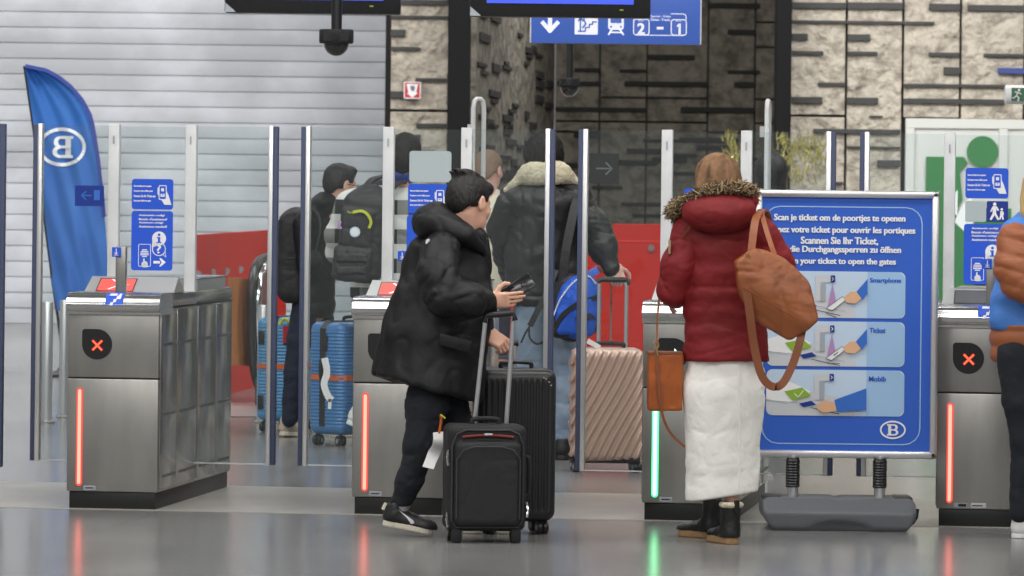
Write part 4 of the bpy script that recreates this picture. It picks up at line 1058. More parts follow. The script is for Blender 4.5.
# gold reflection in the glass, modelled as faintly glowing strips by the dark column
t = thing('gold_reflection', 'shimmering gold glass reflection built as strips right of the dark column', 'reflection', W(798, 135, 50.5))
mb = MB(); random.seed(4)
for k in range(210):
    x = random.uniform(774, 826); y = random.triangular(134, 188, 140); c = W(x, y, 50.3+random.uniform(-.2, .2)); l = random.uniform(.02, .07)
    Rr = np.array(Matrix.Rotation(random.gauss(0, .35), 3, 'Y')@Matrix.Rotation(random.uniform(-1.5, 1.5), 3, 'Z')); mb.box(c, (random.uniform(.003, .008), .001, l), 'goldreflect', 0, Rr)
mb.build('reflection_strip', t, angle=None)['kind'] = 'stuff'
t = thing('gold_reflection', 'small gold reflection cluster hanging behind the red parka woman\'s head', 'reflection', W(732, 135, 50.5))  # second patch of the gold glass reflection, also built as strips
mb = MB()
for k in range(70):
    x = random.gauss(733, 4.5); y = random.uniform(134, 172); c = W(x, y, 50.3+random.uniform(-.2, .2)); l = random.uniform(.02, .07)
    Rr = np.array(Matrix.Rotation(random.gauss(0, .35), 3, 'Y')@Matrix.Rotation(random.uniform(-1.5, 1.5), 3, 'Z')); mb.box(c, (random.uniform(.003, .008), .001, l), 'goldreflect', 0, Rr)
mb.build('reflection_strip', t, angle=None)['kind'] = 'stuff'
# ================================================================ CAMERA AND LIGHT
def setup_camera():
    cam = bpy.data.cameras.new('camera'); co = bpy.data.objects.new('camera', cam); link(co)
    cam.sensor_width = 36; cam.lens = 36*F/1024; cam.shift_x = 0; cam.shift_y = -(288-CY)/1024
    co.location = (0, 0, H); co.rotation_euler = (math.pi/2, -TH, 0); cam.clip_end = 200
    cam.dof.use_dof = True; cam.dof.focus_distance = 23.6; cam.dof.aperture_fstop = 10
    bpy.context.scene.camera = co
    w = bpy.data.worlds.new('world'); bpy.context.scene.world = w; w.use_nodes = True
    nt = w.node_tree; bg = nt.nodes['Background']; tc = nt.nodes.new('ShaderNodeTexCoord'); sp = nt.nodes.new('ShaderNodeSeparateXYZ'); r = nt.nodes.new('ShaderNodeValToRGB')
    nt.links.new(tc.outputs['Generated'], sp.inputs[0]); nt.links.new(sp.outputs['Z'], r.inputs[0]); nt.links.new(r.outputs[0], bg.inputs[0])
    r.color_ramp.elements[0].position = 0; r.color_ramp.elements[0].color = (.55, .55, .55, 1); r.color_ramp.elements[1].position = .5; r.color_ramp.elements[1].color = (1, 1, 1, 1)
    bg.inputs[1].default_value = .56
    def area(x, y, z, sx, sy, p, rx=0, col=(1, .985, .96)):
        L = bpy.data.lights.new('ceiling or fill light', 'AREA'); L.shape = 'RECTANGLE'; L.size = sx; L.size_y = sy; L.energy = p; L.color = col
        o = bpy.data.objects.new('ceiling_or_fill_light', L); link(o); o.location = (x, y, z); o.rotation_euler = (rx, 0, 0)
    for y, p in ((8, 110), (15, 190), (21.5, 190), (28, 170), (36, 280), (46, 480)):
        for x in (-6, 0, 6):
            if y > 40 and x == 0: p2 = p*.5
            else: p2 = p
            area(x, y, 6.6, 4.5, 1.2, p2, .35 if y > 12 else .6)
    area(2.0, 58, 6.6, 2.5, 2.5, 330, .15); area(2.0, 49, 6.7, 2.5, 1.2, 120, .9)  # fill lights added to brighten the dark recess
    vs = bpy.context.scene.view_settings; vs.view_transform = 'Standard'; vs.exposure = 0
    bpy.context.scene.cycles.transparent_max_bounces = 48; bpy.context.scene.cycles.max_bounces = 8
    bpy.context.scene.cycles.use_denoising = True
setup_camera()
# ================================================================ PEOPLE KIT
class Fig:
    def __init__(s, d): s.d = d; s.s = F/d
    def q(s, px, py, dy=0): return W(px, py, s.d+dy)
    def r(s, px): return px/s.s
    def g(s, px, dy=0):
        p = W(px, 400, s.d+dy); return np.array([p[0], s.d+dy, 0])
def rotz(a): return np.array([[math.cos(a), -math.sin(a), 0], [math.sin(a), math.cos(a), 0], [0, 0, 1.]])
def headframe(yaw, pitch=0, roll=0):
    """x=right, y=forward, z=up.  yaw: 0 looks away from the camera (+Y), 90deg looks right (+X)"""
    a = math.radians(yaw); p = math.radians(pitch)
    f = np.array([math.sin(a)*math.cos(p), math.cos(a)*math.cos(p), math.sin(p)]); r = np.array([math.cos(a), -math.sin(a), 0]); u = np.cross(r, f)
    rr = math.radians(roll); r2 = r*math.cos(rr)+u*math.sin(rr); u2 = -r*math.sin(rr)+u*math.cos(rr)
    return np.stack([r2, f, u2], 1)
def head_sdf(s, o, R, k=1.0, neckto=None):
    s.frame(o, R); K = lambda *v: tuple(x*k for x in v)
    s.ell(K(0, -.012, .03), K(.076, .096, .086), .02); s.ell(K(0, .022, -.03), K(.060, .070, .086), .03)
    s.ell(K(0, .035, -.078), K(.043, .046, .034), .03); s.ell(K(0, .078, -.094), K(.018, .014, .014), .02)
    s.cap(K(-.028, .080, .022), K(.028, .080, .022), .011*k, None, .015)
    s.cap(K(0, .088, .008), K(0, .108, -.028), .007*k, .012*k, .012); s.ell(K(.011, .099, -.032), .008*k, .006); s.ell(K(-.011, .099, -.032), .008*k, .006)
    for e in (-1, 1):
        s.ell(K(e*.031, .096, .002), K(.017, .014, .012), .014, op='-')
        s.ell(K(e*.031, .079, .002), .013*k, .004)
        s.ell(K(e*.045, .062, -.025), K(.018, .016, .016), .02)
        s.ell(K(e*.078, -.008, -.006), K(.010, .021, .033), .006); s.ell(K(e*.088, -.003, -.002), K(.006, .011, .018), .006, op='-')
    s.cap(K(-.017, .093, -.057), K(.017, .093, -.057), .006*k, None, .008); s.cap(K(-.014, .092, -.068), K(.014, .092, -.068), .007*k, None, .006)
    s.cap(K(-.02, .101, -.0625), K(.02, .101, -.0625), .0022*k, None, .003, op='-')
    s.frame()
    a = np.array(o)+R@np.array(K(0, -.02, -.05)); b = neckto if neckto is not None else np.array(o)+R@np.array(K(0, -.035, -.17))
    s.cap(a, b, .056*k, .062*k, .02)
def hand_sdf(s, o, fwd, palm, side=1, curl=(20, 30, 30), spread=1, k=1.0, thumb=(.55, .75, -.35), curls=None):
    """fwd: wrist to knuckles; palm: direction the palm faces; side=+1 thumb on the left of fwd when palm faces down"""
    f = np.array(fwd, float); f /= np.linalg.norm(f); p = np.array(palm, float); p = p-f*(p@f); p /= np.linalg.norm(p)
    y = np.cross(f, p)*side; R = np.stack([f, y, -p], 1)
    if np.linalg.det(R) < 0: pass
    s.frame(o, R); K = lambda v: tuple(x*k for x in v)
    s.box(K((.045, 0, 0)), K((.046, .040, .014)), .013*k, .008); s.cap(K((-.03, 0, 0)), K((.02, 0, 0)), .025*k, .027*k, .02, (1, 1, .75))
    for i, (yy, L) in enumerate(zip((.030, .010, -.011, -.030), (.072, .080, .074, .058))):
        a = np.array(K((.088-abs(yy-.005)*.15, yy, 0))); ang = 0; rad = (.0088, .009, .0086, .0078)[i]*k
        c = (curls[i] if curls else curl)
        for j, fr in enumerate((.45, .3, .25)):
            ang += math.radians(c[j]); b = a+np.array([math.cos(ang), yy*.18*spread if j == 0 else 0, -math.sin(ang)])*L*fr*k
            s.cap(a, b, rad, rad*.92, .004); a = b; rad *= .93
    t = np.array(thumb); t = t/np.linalg.norm(t); a = np.array(K((.018, .030, -.004))); b = a+t*.045*k; c = b+(t*.8+np.array([.5, 0, -.15]))/np.linalg.norm(t*.8+np.array([.5, 0, -.15]))*.03*k; e = c+np.array([.85, -.1, -.2])*.024*k
    s.cap(a, b, .0145*k, .0115*k, .012); s.cap(b, c, .011*k, .010*k, .004); s.cap(c, e, .010*k, .0085*k, .004)
    s.frame()
def body(name, parent, parts, m='skin'):
    """one continuous figure: list of (S, voxel)"""
    V = []; Fs = []; b = 0
    for s, h in parts:
        v, f = s.mesh(h); V.append(v); Fs.append(f+b); b += len(v)
    return mkobj(name, np.concatenate(V), np.concatenate(Fs), m, parent, smooth=True)
def torso_sdf(s, neck, chest, waist, pelvis, shL, shR, hipL, hipR, w=1.0):
    n, c, wa, p = [np.array(x, float) for x in (neck, chest, waist, pelvis)]
    s.chain([(n, .052), (c, .08*w)], .03); s.chain([(c, .088*w), (wa, .078*w), (p, .082*w)], .04)
    s.cap(shL, shR, .045*w, None, .03); s.cap(hipL, hipR, .068*w, None, .03)
def limb(s, pts, rs, k=.02): s.chain(list(zip(pts, rs)), k)
def eyes(parent, o, R, k=1.0):
    for e in (-1, 1):
        c = np.array(o)+R@np.array([e*.031*k, .0815*k, .002*k]); m = MB(); n = 12
        pr = [(.0128*k*math.sin(math.pi*i/n)+1e-5, .0128*k*math.cos(math.pi*i/n)) for i in range(n+1)]
        m.lathe(pr, (0, 0, 0), 'eyew', 16); V = fromframe(np.array(m.v), c, R); m.v = [tuple(v) for v in V]
        c2 = np.array(o)+R@np.array([e*.031*k, .0915*k, .001*k]); m2 = MB(); m2.lathe([(.0001, .0032), (.004, .0028), (.0062, .001), (.0062, 0)], (0, 0, 0), 'eyed', 12)
        V2 = np.array(m2.v); V2 = np.stack([V2[:, 0], V2[:, 2], V2[:, 1]], 1); V2 = fromframe(V2, c2, R); m.add(V2, m2.f, 'eyed'); m.build('eye', parent)
def shoe(parent, P, fwd, L=.28, up=(0, 0, 1), kind='sneaker', mu='shoeblack', ms='solecream', ankle=None, mname='shoe'):
    """P: bottom of the heel, fwd: heel to toe"""
    R = axes(fwd, up); k = L/.28; K = lambda *v: tuple(x*k for x in v)
    s = S().frame(P, R)
    st = .03 if kind != 'boot' else .042
    s.cap(K(.045, 0, .045), K(.20, 0, .030), .038*k, .040*k, .03, (1, 1, .85)); s.ell(K(.215, 0, .035), K(.060, .043, .036), .02); s.ell(K(.05, 0, .06), K(.045, .036, .05), .02)
    s.cap(K(.07, 0, .07), K(.15, 0, .055), .034*k, .028*k, .03)
    if kind == 'boot': s.cap(K(.055, 0, .06), K(.045, 0, .19), .045*k, .050*k, .03); s.cut(np.array(K(0, 0, .20)), (0, 0, 1), .006) if False else None
    else: s.cap(K(.055, 0, .06), K(.05, 0, .10), .040*k, .040*k, .02)
    s.frame()
    R_ = R; P_ = np.array(P, float)
    s.cut(P_+R_@np.array(K(0, 0, st*.8)), R_@np.array([0, 0, -1.]), .004)
    top = .205 if kind == 'boot' else .115
    s.cut(P_+R_@np.array(K(0, 0, top)), R_@np.array([-.15, 0, 1.]), .006)
    if kind != 'boot': s.frame(P, R); s.cap(K(.05, 0, .10), K(.045, 0, .2), .030*k, None, .006, op='-'); s.frame()
    s.disp.append(wr(.0018, 30))
    sh = sobj(mname, s, .004, mu, parent)
    s = S().frame(P, R)
    s.cap(K(.045, 0, .0), K(.21, 0, .0), .040*k, .046*k, .02, (1, 1, 1.6)); s.frame()
    s.cut(P_+R_@np.array(K(0, 0, 0)), R_@np.array([0, 0, -1.]), .004); s.cut(P_+R_@np.array(K(0, 0, st)), R_@np.array([0, 0, 1.]), .004)
    s.disp.append(lambda Q: .0012*np.sin(((Q-P_)@R_)[:, 0]*420))
    sobj('sole', s, .004, ms, sh)
    if kind == 'sneaker':
        m = MB()
        for j in range(4): x = .10+.02*j; m.tube([P_+R_@np.array(K(x, -.022, .088-.011*j)), P_+R_@np.array(K(x+.004, 0, .098-.011*j)), P_+R_@np.array(K(x, .022, .088-.011*j))], .0028*k, ms, 6)
        o = m.build('lace', sh); o['kind'] = 'stuff'
    return sh, R
def hairmat(s): return s
def limbb(s, pts, rs): s.chain([(p, r_*.74) for p, r_ in zip(pts, rs)], .02)
# ================================================================ MAN IN BLACK PARKA WITH PHONE
f = Fig(22.7); q = f.q; r = f.r
T = thing('person', 'man in long black hooded parka leaning forward looking at his phone', 'person', f.g(420))
Rh = headframe(44, -16, 6); ho = q(470, 204)
hs = S(); head_sdf(hs, ho, Rh, 1.06, q(462, 238))
hs.cut(q(462, 240), (0, 0, -1), .004)
bs = S(); torso_sdf(bs, q(460, 234), q(448, 262), q(436, 320), q(432, 368), q(438, 248, -.16), q(470, 250, .16), q(424, 375, -.08), q(440, 378, .08))
limbb(bs, [q(438, 250, -.18), q(440, 300, -.22), q(488, 302, -.2)], [.05, .042, .030]); limbb(bs, [q(466, 252, .16), q(474, 300, .12), q(489, 338, .03)], [.05, .042, .03])
limbb(bs, [q(432, 378, .0), q(422, 443, -.04), q(404, 505, -.02)], [.07, .055, .040]); limbb(bs, [q(442, 382, .1), q(466, 440, .12), q(474, 500, .2)], [.085, .058, .040])
h1 = S(); hand_sdf(h1, q(491, 301, -.225), (1, .02, .08), (.05, .97, .22), 1, (4, 8, 8), 1, .92, (.62, .7, -.22), curls=[(2, 7, 8), (4, 9, 10), (10, 18, 16), (22, 34, 26)])
h2 = S(); hand_sdf(h2, q(487, 334, .02), q(500, 342, 0)-q(487, 334, .02), (.2, .6, -.75), 1, (50, 70, 45), .2, 1.0, (.8, .5, -.6))
body('body', T, [(hs, .0045), (bs, .014), (h1, .003), (h2, .003)], 'skin'); eyes(T, ho, Rh, 1.06)
s = S().frame(ho, Rh)      # short black hair, ragged crown
s.ell((0, -.02, .045), (.090, .112, .092), .02); s.ell((0, -.055, -.005), (.080, .066, .07), .03); s.ell((0, .055, .085), (.07, .05, .04), .02)
s.ell((0, -.04, .12), (.05, .07, .03), .02)
s.box((0, .13, -.055), (.2, .075, .11), .02, .015, op='-'); s.box((0, .02, -.11), (.2, .09, .08), .02, .02, op='-'); s.ell((0, -.02, -.13), (.12, .12, .05), .02, op='-')
for sx in (1, -1): s.ell((sx*.09, -.002, -.008), (.028, .024, .038), .01, op='-')
for k in range(26):
    a = k*2.4; s.cap((.045*math.cos(a)*(k/26)**.5, -.03+.08*math.sin(a)*(k/26)**.5, .112), (.062*math.cos(a)*(k/26)**.5, -.055+.10*math.sin(a)*(k/26)**.5, .124+.008*math.sin(k*3.)), .012, .005, .02)
s.frame(); s.disp.append(wr(.0035, 60, (1, 1, .35)))
sobj('hair', s, .004, 'hairblack', T)
# parka
s = S()
s.cap(q(450, 252), q(445, 300), r(36), r(40), .06, (1, .72, 1)); s.cap(q(445, 300), q(436, 345), r(40), r(45), .06, (1, .74, 1)); s.cap(q(436, 345), q(424, 405), r(45), r(57), .06, (1, .84, 1))
s.cap(q(438, 246, -.14), q(468, 250, .14), r(17), r(16), .06)
s.cap(q(420, 250, -.02), q(400, 330, -.02), r(14), r(17), .06); s.cap(q(400, 330), q(386, 385), r(17), r(17), .06); s.cap(q(480, 238, -.02), q(482, 300, 0), r(10), r(13), .04)
s.cap(q(480, 300, -.02), q(466, 390, -.02), r(14), r(14), .05)
s.cut(q(420, 388), np.array([-.24, -.05, -1.]), .02)
s.cut(q(491, 300), (1, .0, .06), .01)
s.cut(q(369, 372), np.array([-1, 0, -.05]), .02)
s.disp += [wr(.016, 3.2, (1.3, 1.3, .6), 3), wr(.010, 8, (1, 1, .7), 8)]
# pocket flap and seam
m = MB(); m.box(q(455, 343, -.222), (.075, .006, .028), 'parka', .006, np.array(Matrix.Rotation(.25, 3, 'Y'))); m.build('pocket_flap', T)
pk = sobj('parka', s, .0075, 'parka', T)
s = S()
s.chain([(q(441, 252, -.16), r(21)), (q(437, 276, -.235), r(18.5)), (q(443, 297, -.26), r(18)), (q(470, 300, -.25), r(15)), (q(491, 303, -.21), r(11.5))], .05)
s.cut(q(498, 302, -.2), q(498, 302, -.2)-q(480, 304, -.2), .006); s.disp += [wr(.014, 7, (1.2, 1, 1), 21), wr(.007, 14, (1, 1, 1), 4)]
sobj('sleeve', s, .006, 'parka', T)
s = S(); s.chain([(q(466, 254, .14), r(19)), (q(476, 300, .1), r(16)), (q(483, 328, .03), r(11))], .04); s.disp.append(wr(.008, 8)); s.cut(q(487, 333, .02), q(487, 333, .02)-q(478, 315, .03), .006)
sobj('sleeve', s, .006, 'parka', T)
s = S()  # hood lying on the back, and stand-up collar
s.ell(q(433, 221, -.02), (r(19), .13, r(17)), .05); s.ell(q(428, 226, -.02), (r(13.5), .12, r(14)), .04); s.ell(q(450, 232, -.10), (r(15), .07, r(12)), .05); s.cap(q(438, 214, -.05), q(466, 236, -.13), r(11), r(8), .05)
s.cap(q(466, 236, -.13), q(483, 250, -.08), r(8), r(5), .05); s.cap(q(440, 216, .1), q(482, 238, .1), r(10), r(7), .04); s.cap(q(462, 254), q(475, 262), r(18), r(16), .05); s.cap(q(486, 240, -.03), q(486, 275, -.03), r(4.5), r(5), .03)
s.ell(q(466, 224), (r(14), .085, r(20)), .02, op='-')
s.disp += [wr(.009, 7, (1, 1, 1), 31)]
sobj('hood', s, .006, 'parka', T)
m = MB(); c = q(427.5, 241.5, -.215); s_ = [(-.009, .0), (-.004, .009), (.004, .013), (.010, .010), (.010, .003), (.003, -.004), (-.002, -.010), (-.008, -.011)]
m.add([c+np.array([x, -.005, z]) for x, z in s_], [tuple(range(8))], 'logo'); m.add([c+np.array([x, .03, z]) for x, z in s_], [tuple(range(8))], 'logo'); m.build('white_logo', pk, angle=None)
# trousers
s = S(); limb(s, [q(430, 370, -.0), q(427, 402, -.04), q(421, 443, -.06), q(410, 478, -.04), q(402.5, 499, -.02)], [r(18), r(21), r(16.5), r(13.5), r(11)], .03)
limb(s, [q(444, 375, .08), q(448, 400, .09), q(464, 440, .12), q(470, 492, .18)], [r(22), r(20), r(15), r(11)], .03)
s.disp += [wr(.010, 6, (1, 1, 1.5), 9), wr(.005, 16, (1, 1, 1.6), 5)]; s.cut(q(402, 506), (0.1, 0, -1), .006)
sobj('trousers', s, .006, 'trouser', T)
s = S(); s.cap(q(402, 498, -.02), q(399, 514, -.02), r(8.5), r(9.5), .01); sobj('sock', s, .005, 'sock', T); s = S(); s.cap(q(470, 490, .18), q(472, 512, .18), r(8), r(8), .01); sobj('sock', s, .005, 'sock', T)
P = q(381, 527.5, -.02); P[2] = .05; sh, R = shoe(T, P, (1, -.12, -.17), .262, mu='shoeblack', ms='solecream')
m = MB(); k = .262/.28   # curved white tick on the outer side
sw = [(.055, .052), (.075, .042), (.10, .043), (.165, .082), (.105, .056), (.085, .054), (.07, .062), (.062, .085)]
sw = [(.150, .035), (.165, .043), (.155, .056), (.075, .092), (.125, .060), (.135, .05)]
def side(x, z): return P+R@np.array([x*k, -.045*k-.002+max(0, (z-.05))*.12, z*k])
m.add([side(*p) for p in sw], [tuple(range(len(sw)))], 'logo'); m.add([side(*p)+np.array([0, .02, 0]) for p in sw], [tuple(range(len(sw)))], 'logo'); m.build('side_mark', sh, angle=None)
m = MB(); m.tube([P+R@np.array([.0, 0, .07]), P+R@np.array([.008, 0, .10])], .012, 'solecream', 8); m.build('heel_tab', sh)
P = q(462, 531, .2); P[2] = 0; shoe(T, P, (1, .1, 0), .262)
# phone
t = thing('smartphone', 'black smartphone held in the leaning man\'s hand', 'phone', q(515, 292, -.2))
c = q(518, 288.5, -.196); e = q(531, 280, -.2)-q(505, 297, -.19); e /= np.linalg.norm(e); n_ = np.array([-.10, -.93, .35]); n_ = n_-e*(n_@e); n_ /= np.linalg.norm(n_); Rp = np.stack([e, np.cross(n_, e), n_], 1)
MB().box(c, (.078, .037, .0045), 'phone', .004, Rp).build('case', t)
MB().box(c+Rp@np.array([.03, .0, .005]), (.011, .011, .001), 'lens', .001, Rp).build('camera', t)

# ================================================================ WOMAN IN RED PARKA
f = Fig(22.5); q = f.q; r = f.r
T = thing('person', 'woman in red fur hooded parka and long white skirt, seen from behind', 'person', f.g(722))
Rh = headframe(-8, -4); ho = q(717, 183.5)
hs = S(); head_sdf(hs, ho, Rh, .98, q(720, 222)); hs.cut(q(720, 226), (0, 0, -1), .004)
bs = S(); torso_sdf(bs, q(720, 220, .02), q(722, 252), q(724, 300), q(725, 345), q(688, 236), q(758, 232), q(708, 350), q(742, 350), .95)
limbb(bs, [q(686, 238), q(676, 292, -.02), q(672, 296, .22)], [.045, .038, .028]); limbb(bs, [q(760, 236), q(778, 288, .03), q(770, 290, .26)], [.045, .038, .028])
limbb(bs, [q(708, 352), q(710, 430, .12), q(711.5, 492, .268), q(711.5, 520, .272)], [.08, .055, .040, .034]); limbb(bs, [q(740, 352), q(734, 432, .02), q(731, 500, -.03), q(731, 524, -.06)], [.08, .055, .042, .038])
h1 = S(); hand_sdf(h1, q(672, 296, .22), (0.1, 1, .15), (.9, 0, -.3), 1); h2 = S(); hand_sdf(h2, q(770, 290, .26), (-.1, 1, .1), (-.9, 0, -.3), -1)
body('body', T, [(hs, .005), (bs, .014), (h1, .0035), (h2, .0035)], 'skin2'); eyes(T, ho, Rh, .98)
s = S().frame(ho, Rh)
s.ell((0, -.018, .038), (.100, .118, .100), .02); s.ell((0, -.05, -.02), (.100, .085, .10), .04); s.cap((-.055, -.07, -.04), (-.058, -.075, -.12), .052, .05, .03); s.cap((.055, -.07, -.04), (.058, -.075, -.12), .052, .05, .03); s.cap((0, -.09, -.03), (0, -.09, -.13), .05, .05, .03)
s.box((0, .14, -.06), (.062, .09, .13), .03, .02, op='-'); s.frame()
s.disp += [wr(.006, 42, (1, 1, .10), 2), wr(.004, 90, (1, 1, .12), 4)]
sobj('hair', s, .0045, 'hairbrown', T)
s = S()
s.cap(q(719, 240), q(724, 290), r(40), r(40), .05, (1, .62, 1)); s.cap(q(724, 290), q(727, 390), r(40), r(45), .04, (1, .66, 1))
s.cap(q(690, 232), q(757, 229), r(16), r(17), .06, (1, .9, 1)); s.cap(q(720, 222, .05), q(720, 240), r(26), r(30), .05, (1, .7, 1))
s.cap(q(684, 286), q(768, 284), r(2), None, .01)
s.cut(q(728, 361.5), (0, 0, -1), .012)
s.disp += [wr(.010, 4.5, (1, 1, 1.3), 3), wr(.006, 11, (1, 1, 1.2), 7)]
def waist(P):
    z0 = q(724, 287)[2]; return .010*np.exp(-((P[:, 2]-z0)/.012)**2)+.0035*np.sin((P[:, 2]-z0)*70)*np.exp(-((P[:, 2]-z0)/.2)**2)
s.disp.append(waist)
pk = sobj('parka', s, .0075, 'red', T)
s = S(); s.chain([(q(688, 236), r(17)), (q(679, 268, -.02), r(16.5)), (q(674.5, 290, .0), r(15)), (q(675, 296, .2), r(13))], .05); s.disp += [wr(.009, 8, (1, 1, 1.4), 11), wr(.004, 20)]; s.cut(q(675, 296, .22), (0, 1, 0), .005)
sobj('sleeve', s, .006, 'red', T)
s = S(); s.chain([(q(760, 234), r(18)), (q(775, 262, .02), r(17)), (q(783, 286, .04), r(15)), (q(772, 290, .24), r(13))], .05); s.disp += [wr(.009, 8, (1, 1, 1.4), 13), wr(.004, 20)]; s.cut(q(770, 290, .26), (0, 1, 0), .005)
sobj('sleeve', s, .006, 'red', T)
m = MB(); m.box(q(669.5, 247, -.075), (.005, .012, .032), 'furl', .002); m.build('arm_badge', T)
s = S()   # hood
s.ell(q(719, 211, -.10), (r(37.5), .12, r(19)), .05); s.ell(q(719, 216, -.12), (r(31), .09, r(17)), .04); s.cap(q(690, 205, -.02), q(748, 203, -.02), r(11), r(11), .04, (1, .8, 1))
s.ell(q(719, 190, .04), (r(25), .13, r(24)), .03, op='-'); s.disp += [wr(.008, 7, (1, 1, 1.6), 17)]
hd = sobj('hood', s, .006, 'red', T)
# fur trim: tufts round the hood opening
mb = MB(); random.seed(9)
ring = spline([q(677, 216, .06), q(673, 212, .0), q(679, 204, -.07), (q(695, 196, -.13)), q(711, 191, -.15), q(726, 188, -.15), q(740, 187.5, -.12), q(749, 191, -.05), q(752, 199, .06)], 12)
cen = q(717, 214, -.05)
for p in ring:
    for k in range(24):
        pp = p+np.array([random.gauss(0, .012), random.gauss(0, .012), random.gauss(0, .010)])
        out = (pp-cen); out /= np.linalg.norm(out); dr = out*.8+np.array([random.gauss(0, .55), random.gauss(0, .5), random.gauss(.1, .5)]); dr /= np.linalg.norm(dr); L_ = random.uniform(.014, .034)
        mm = 'furl' if random.random() < .55 else 'furd'
        mb.tube([pp-dr*.01, pp+dr*L_*.5, pp+dr*L_+np.array([0, 0, -.006])], [.0035, .003, .0005], mm, 4)
o = mb.build('fur_trim', hd); o['kind'] = 'stuff'
s = S()   # skirt
s.cap(q(725, 350), q(724, 395), r(37), r(38.5), .03, (1, .62, 1)); s.cap(q(724, 395), q(722, 520), r(38.5), r(33), .03, (1, .72, 1)); s.cap(q(757, 370), q(750, 500), r(6), r(4), .03); s.cap(q(690, 380), q(692, 500), r(5), r(5), .03)
s.cut(q(720, 496), (.02+.13, 0, -1), .006)
s.disp += [wr(.007, 4, (1, 1, .8), 5), wr(.005, 10, (1.1, 1, 1.2), 15)]
sobj('skirt', s, .006, 'skirt', T)
m = MB(); m.tube([q(739, 366, -.16), q(740, 430, -.165), q(739, 492, -.155)], .0035, 'skirt', 6); m.build('skirt_seam', T)
P = q(719, 536.5, .24); P[2] = 0; 
def boot(P, fwd, cuff=True):
    sh, R = shoe(T, P, fwd, .25, kind='boot', mu='bootleather', ms='soletan', mname='boot')
    if not cuff: return
    m = MB(); 
    c = np.array(P)+R@np.array([.040, 0, .176]); pts = [c+R@np.array([.044*math.cos(a), .044*math.sin(a), .0]) for a in np.linspace(0, 2*math.pi, 20, endpoint=False)]
    m.tube(pts, .013, 'wool', 8, closed=True); m.build('cuff', sh)
    m = MB(); m.box(c+R@np.array([-.052, 0, -.005]), (.006, .012, .028), 'bootleather', .002, R); m.build('pull_tab', sh)
boot(P, (-.75, .66, 0), False); P = q(735, 543.5, -.11); P[2] = 0; boot(P, (-.42, .9, 0))
# tote bag
t = thing('tote_bag', 'brown tan leather shoulder tote hanging behind the red parka', 'bag', q(770, 290, -.25))
s = S()
def bagpt(px, py, dy): return q(px, py, dy)
poly = [(737, 264), (759, 249), (786, 262), (808, 283), (816, 318), (789, 335), (756, 308), (741, 284)]
c = q(777, 293, -.27); ax_ = q(803, 306, -.27)-q(749, 270, -.27); ax_ /= np.linalg.norm(ax_); n_ = np.array([0, -1, 0.]); upv = np.cross(ax_, -n_); upv = upv if upv[2] > 0 else -upv; Rb = np.stack([ax_, -n_, upv], 1)
poly = [(734, 262), (754, 246), (784, 258), (809, 281), (819, 321), (789, 340), (757, 322), (741, 300)]
s.box(q(777, 293, -.27), (.30, .088, .30), .03, .01)
for k in range(8):
    x0, y0 = poly[k]; x1, y1 = poly[(k+1) % 8]; A_ = q(x0, y0, -.27); B_ = q(x1, y1, -.27); dv_ = B_-A_; nv_ = np.array([-dv_[2], 0, dv_[0]]); nv_ /= np.linalg.norm(nv_)
    s.cut(A_, nv_, .014)
# the mouth of the bag narrows towards the top edge
top_ = np.array([.5, 0, .866]); pc_ = q(777, 293, -.27)
s.cut(pc_+np.array([0, -.088, 0])+top_*.03, np.array([top_[0]*.45, -1, top_[2]*.45]), .02); s.cut(pc_+np.array([0, .088, 0])+top_*.03, np.array([top_[0]*.45, 1, top_[2]*.45]), .02)
s.cut(pc_+np.array([0, -.088, 0])-top_*.055, np.array([-top_[0]*.5, -1, -top_[2]*.5]), .012)
s.disp += [wr(.010, 5, (1, 1, 1), 3), wr(.003, 14)]
sobj('bag_body', s, .006, 'tan', t)
m = MB(); m.tube([pc_-top_*.055+np.array([.866, 0, -.5])*x+np.array([0, -.087, 0]) for x in np.linspace(-.13, .16, 14)], .003, 'tandk', 6)
m.build('seam', t)
m = MB(); m.ribbon(spline([q(750, 268, -.30), q(752, 245, -.27), q(755, 222, -.2), q(760, 212, -.1), q(764, 210, .02), q(768, 218, .12), q(772, 240, .15)], 6), (1, 0, 0), .034, .006, 'tan'); m.build('handle', t)
m = MB(); m.ribbon(spline([q(777, 262, -.31), q(771, 245, -.27), q(765, 226, -.2), q(762, 214, -.11), q(765, 211, .0), q(770, 222, .10)], 6), (1, 0, 0), .022, .006, 'tan'); m.build('handle', t)
m = MB(); m.ribbon(spline([q(743, 262, -.33), q(746, 285, -.35), q(750, 315, -.35), q(754, 345, -.34), q(761, 374, -.34), q(771, 386, -.34), q(782, 384, -.34), q(792, 366, -.33), q(799, 345, -.32), q(803, 325, -.30)], 6), [np.array([1, 0, .1])]*200, .036, .006, 'tandk'); m.build('shoulder_strap', t)
m = MB(); m.tube([q(748+3*math.cos(a), 258+4*math.sin(a), -.34) for a in np.linspace(0, 2*math.pi, 14, endpoint=False)], .003, 'gold', 6, closed=True)
m.tube([q(748, 262, -.34), q(751, 270, -.34)], .006, 'gold', 8); m.tube([q(751, 270, -.34), q(749, 275, -.34)], .004, 'gold', 8); m.build('clasp', t)
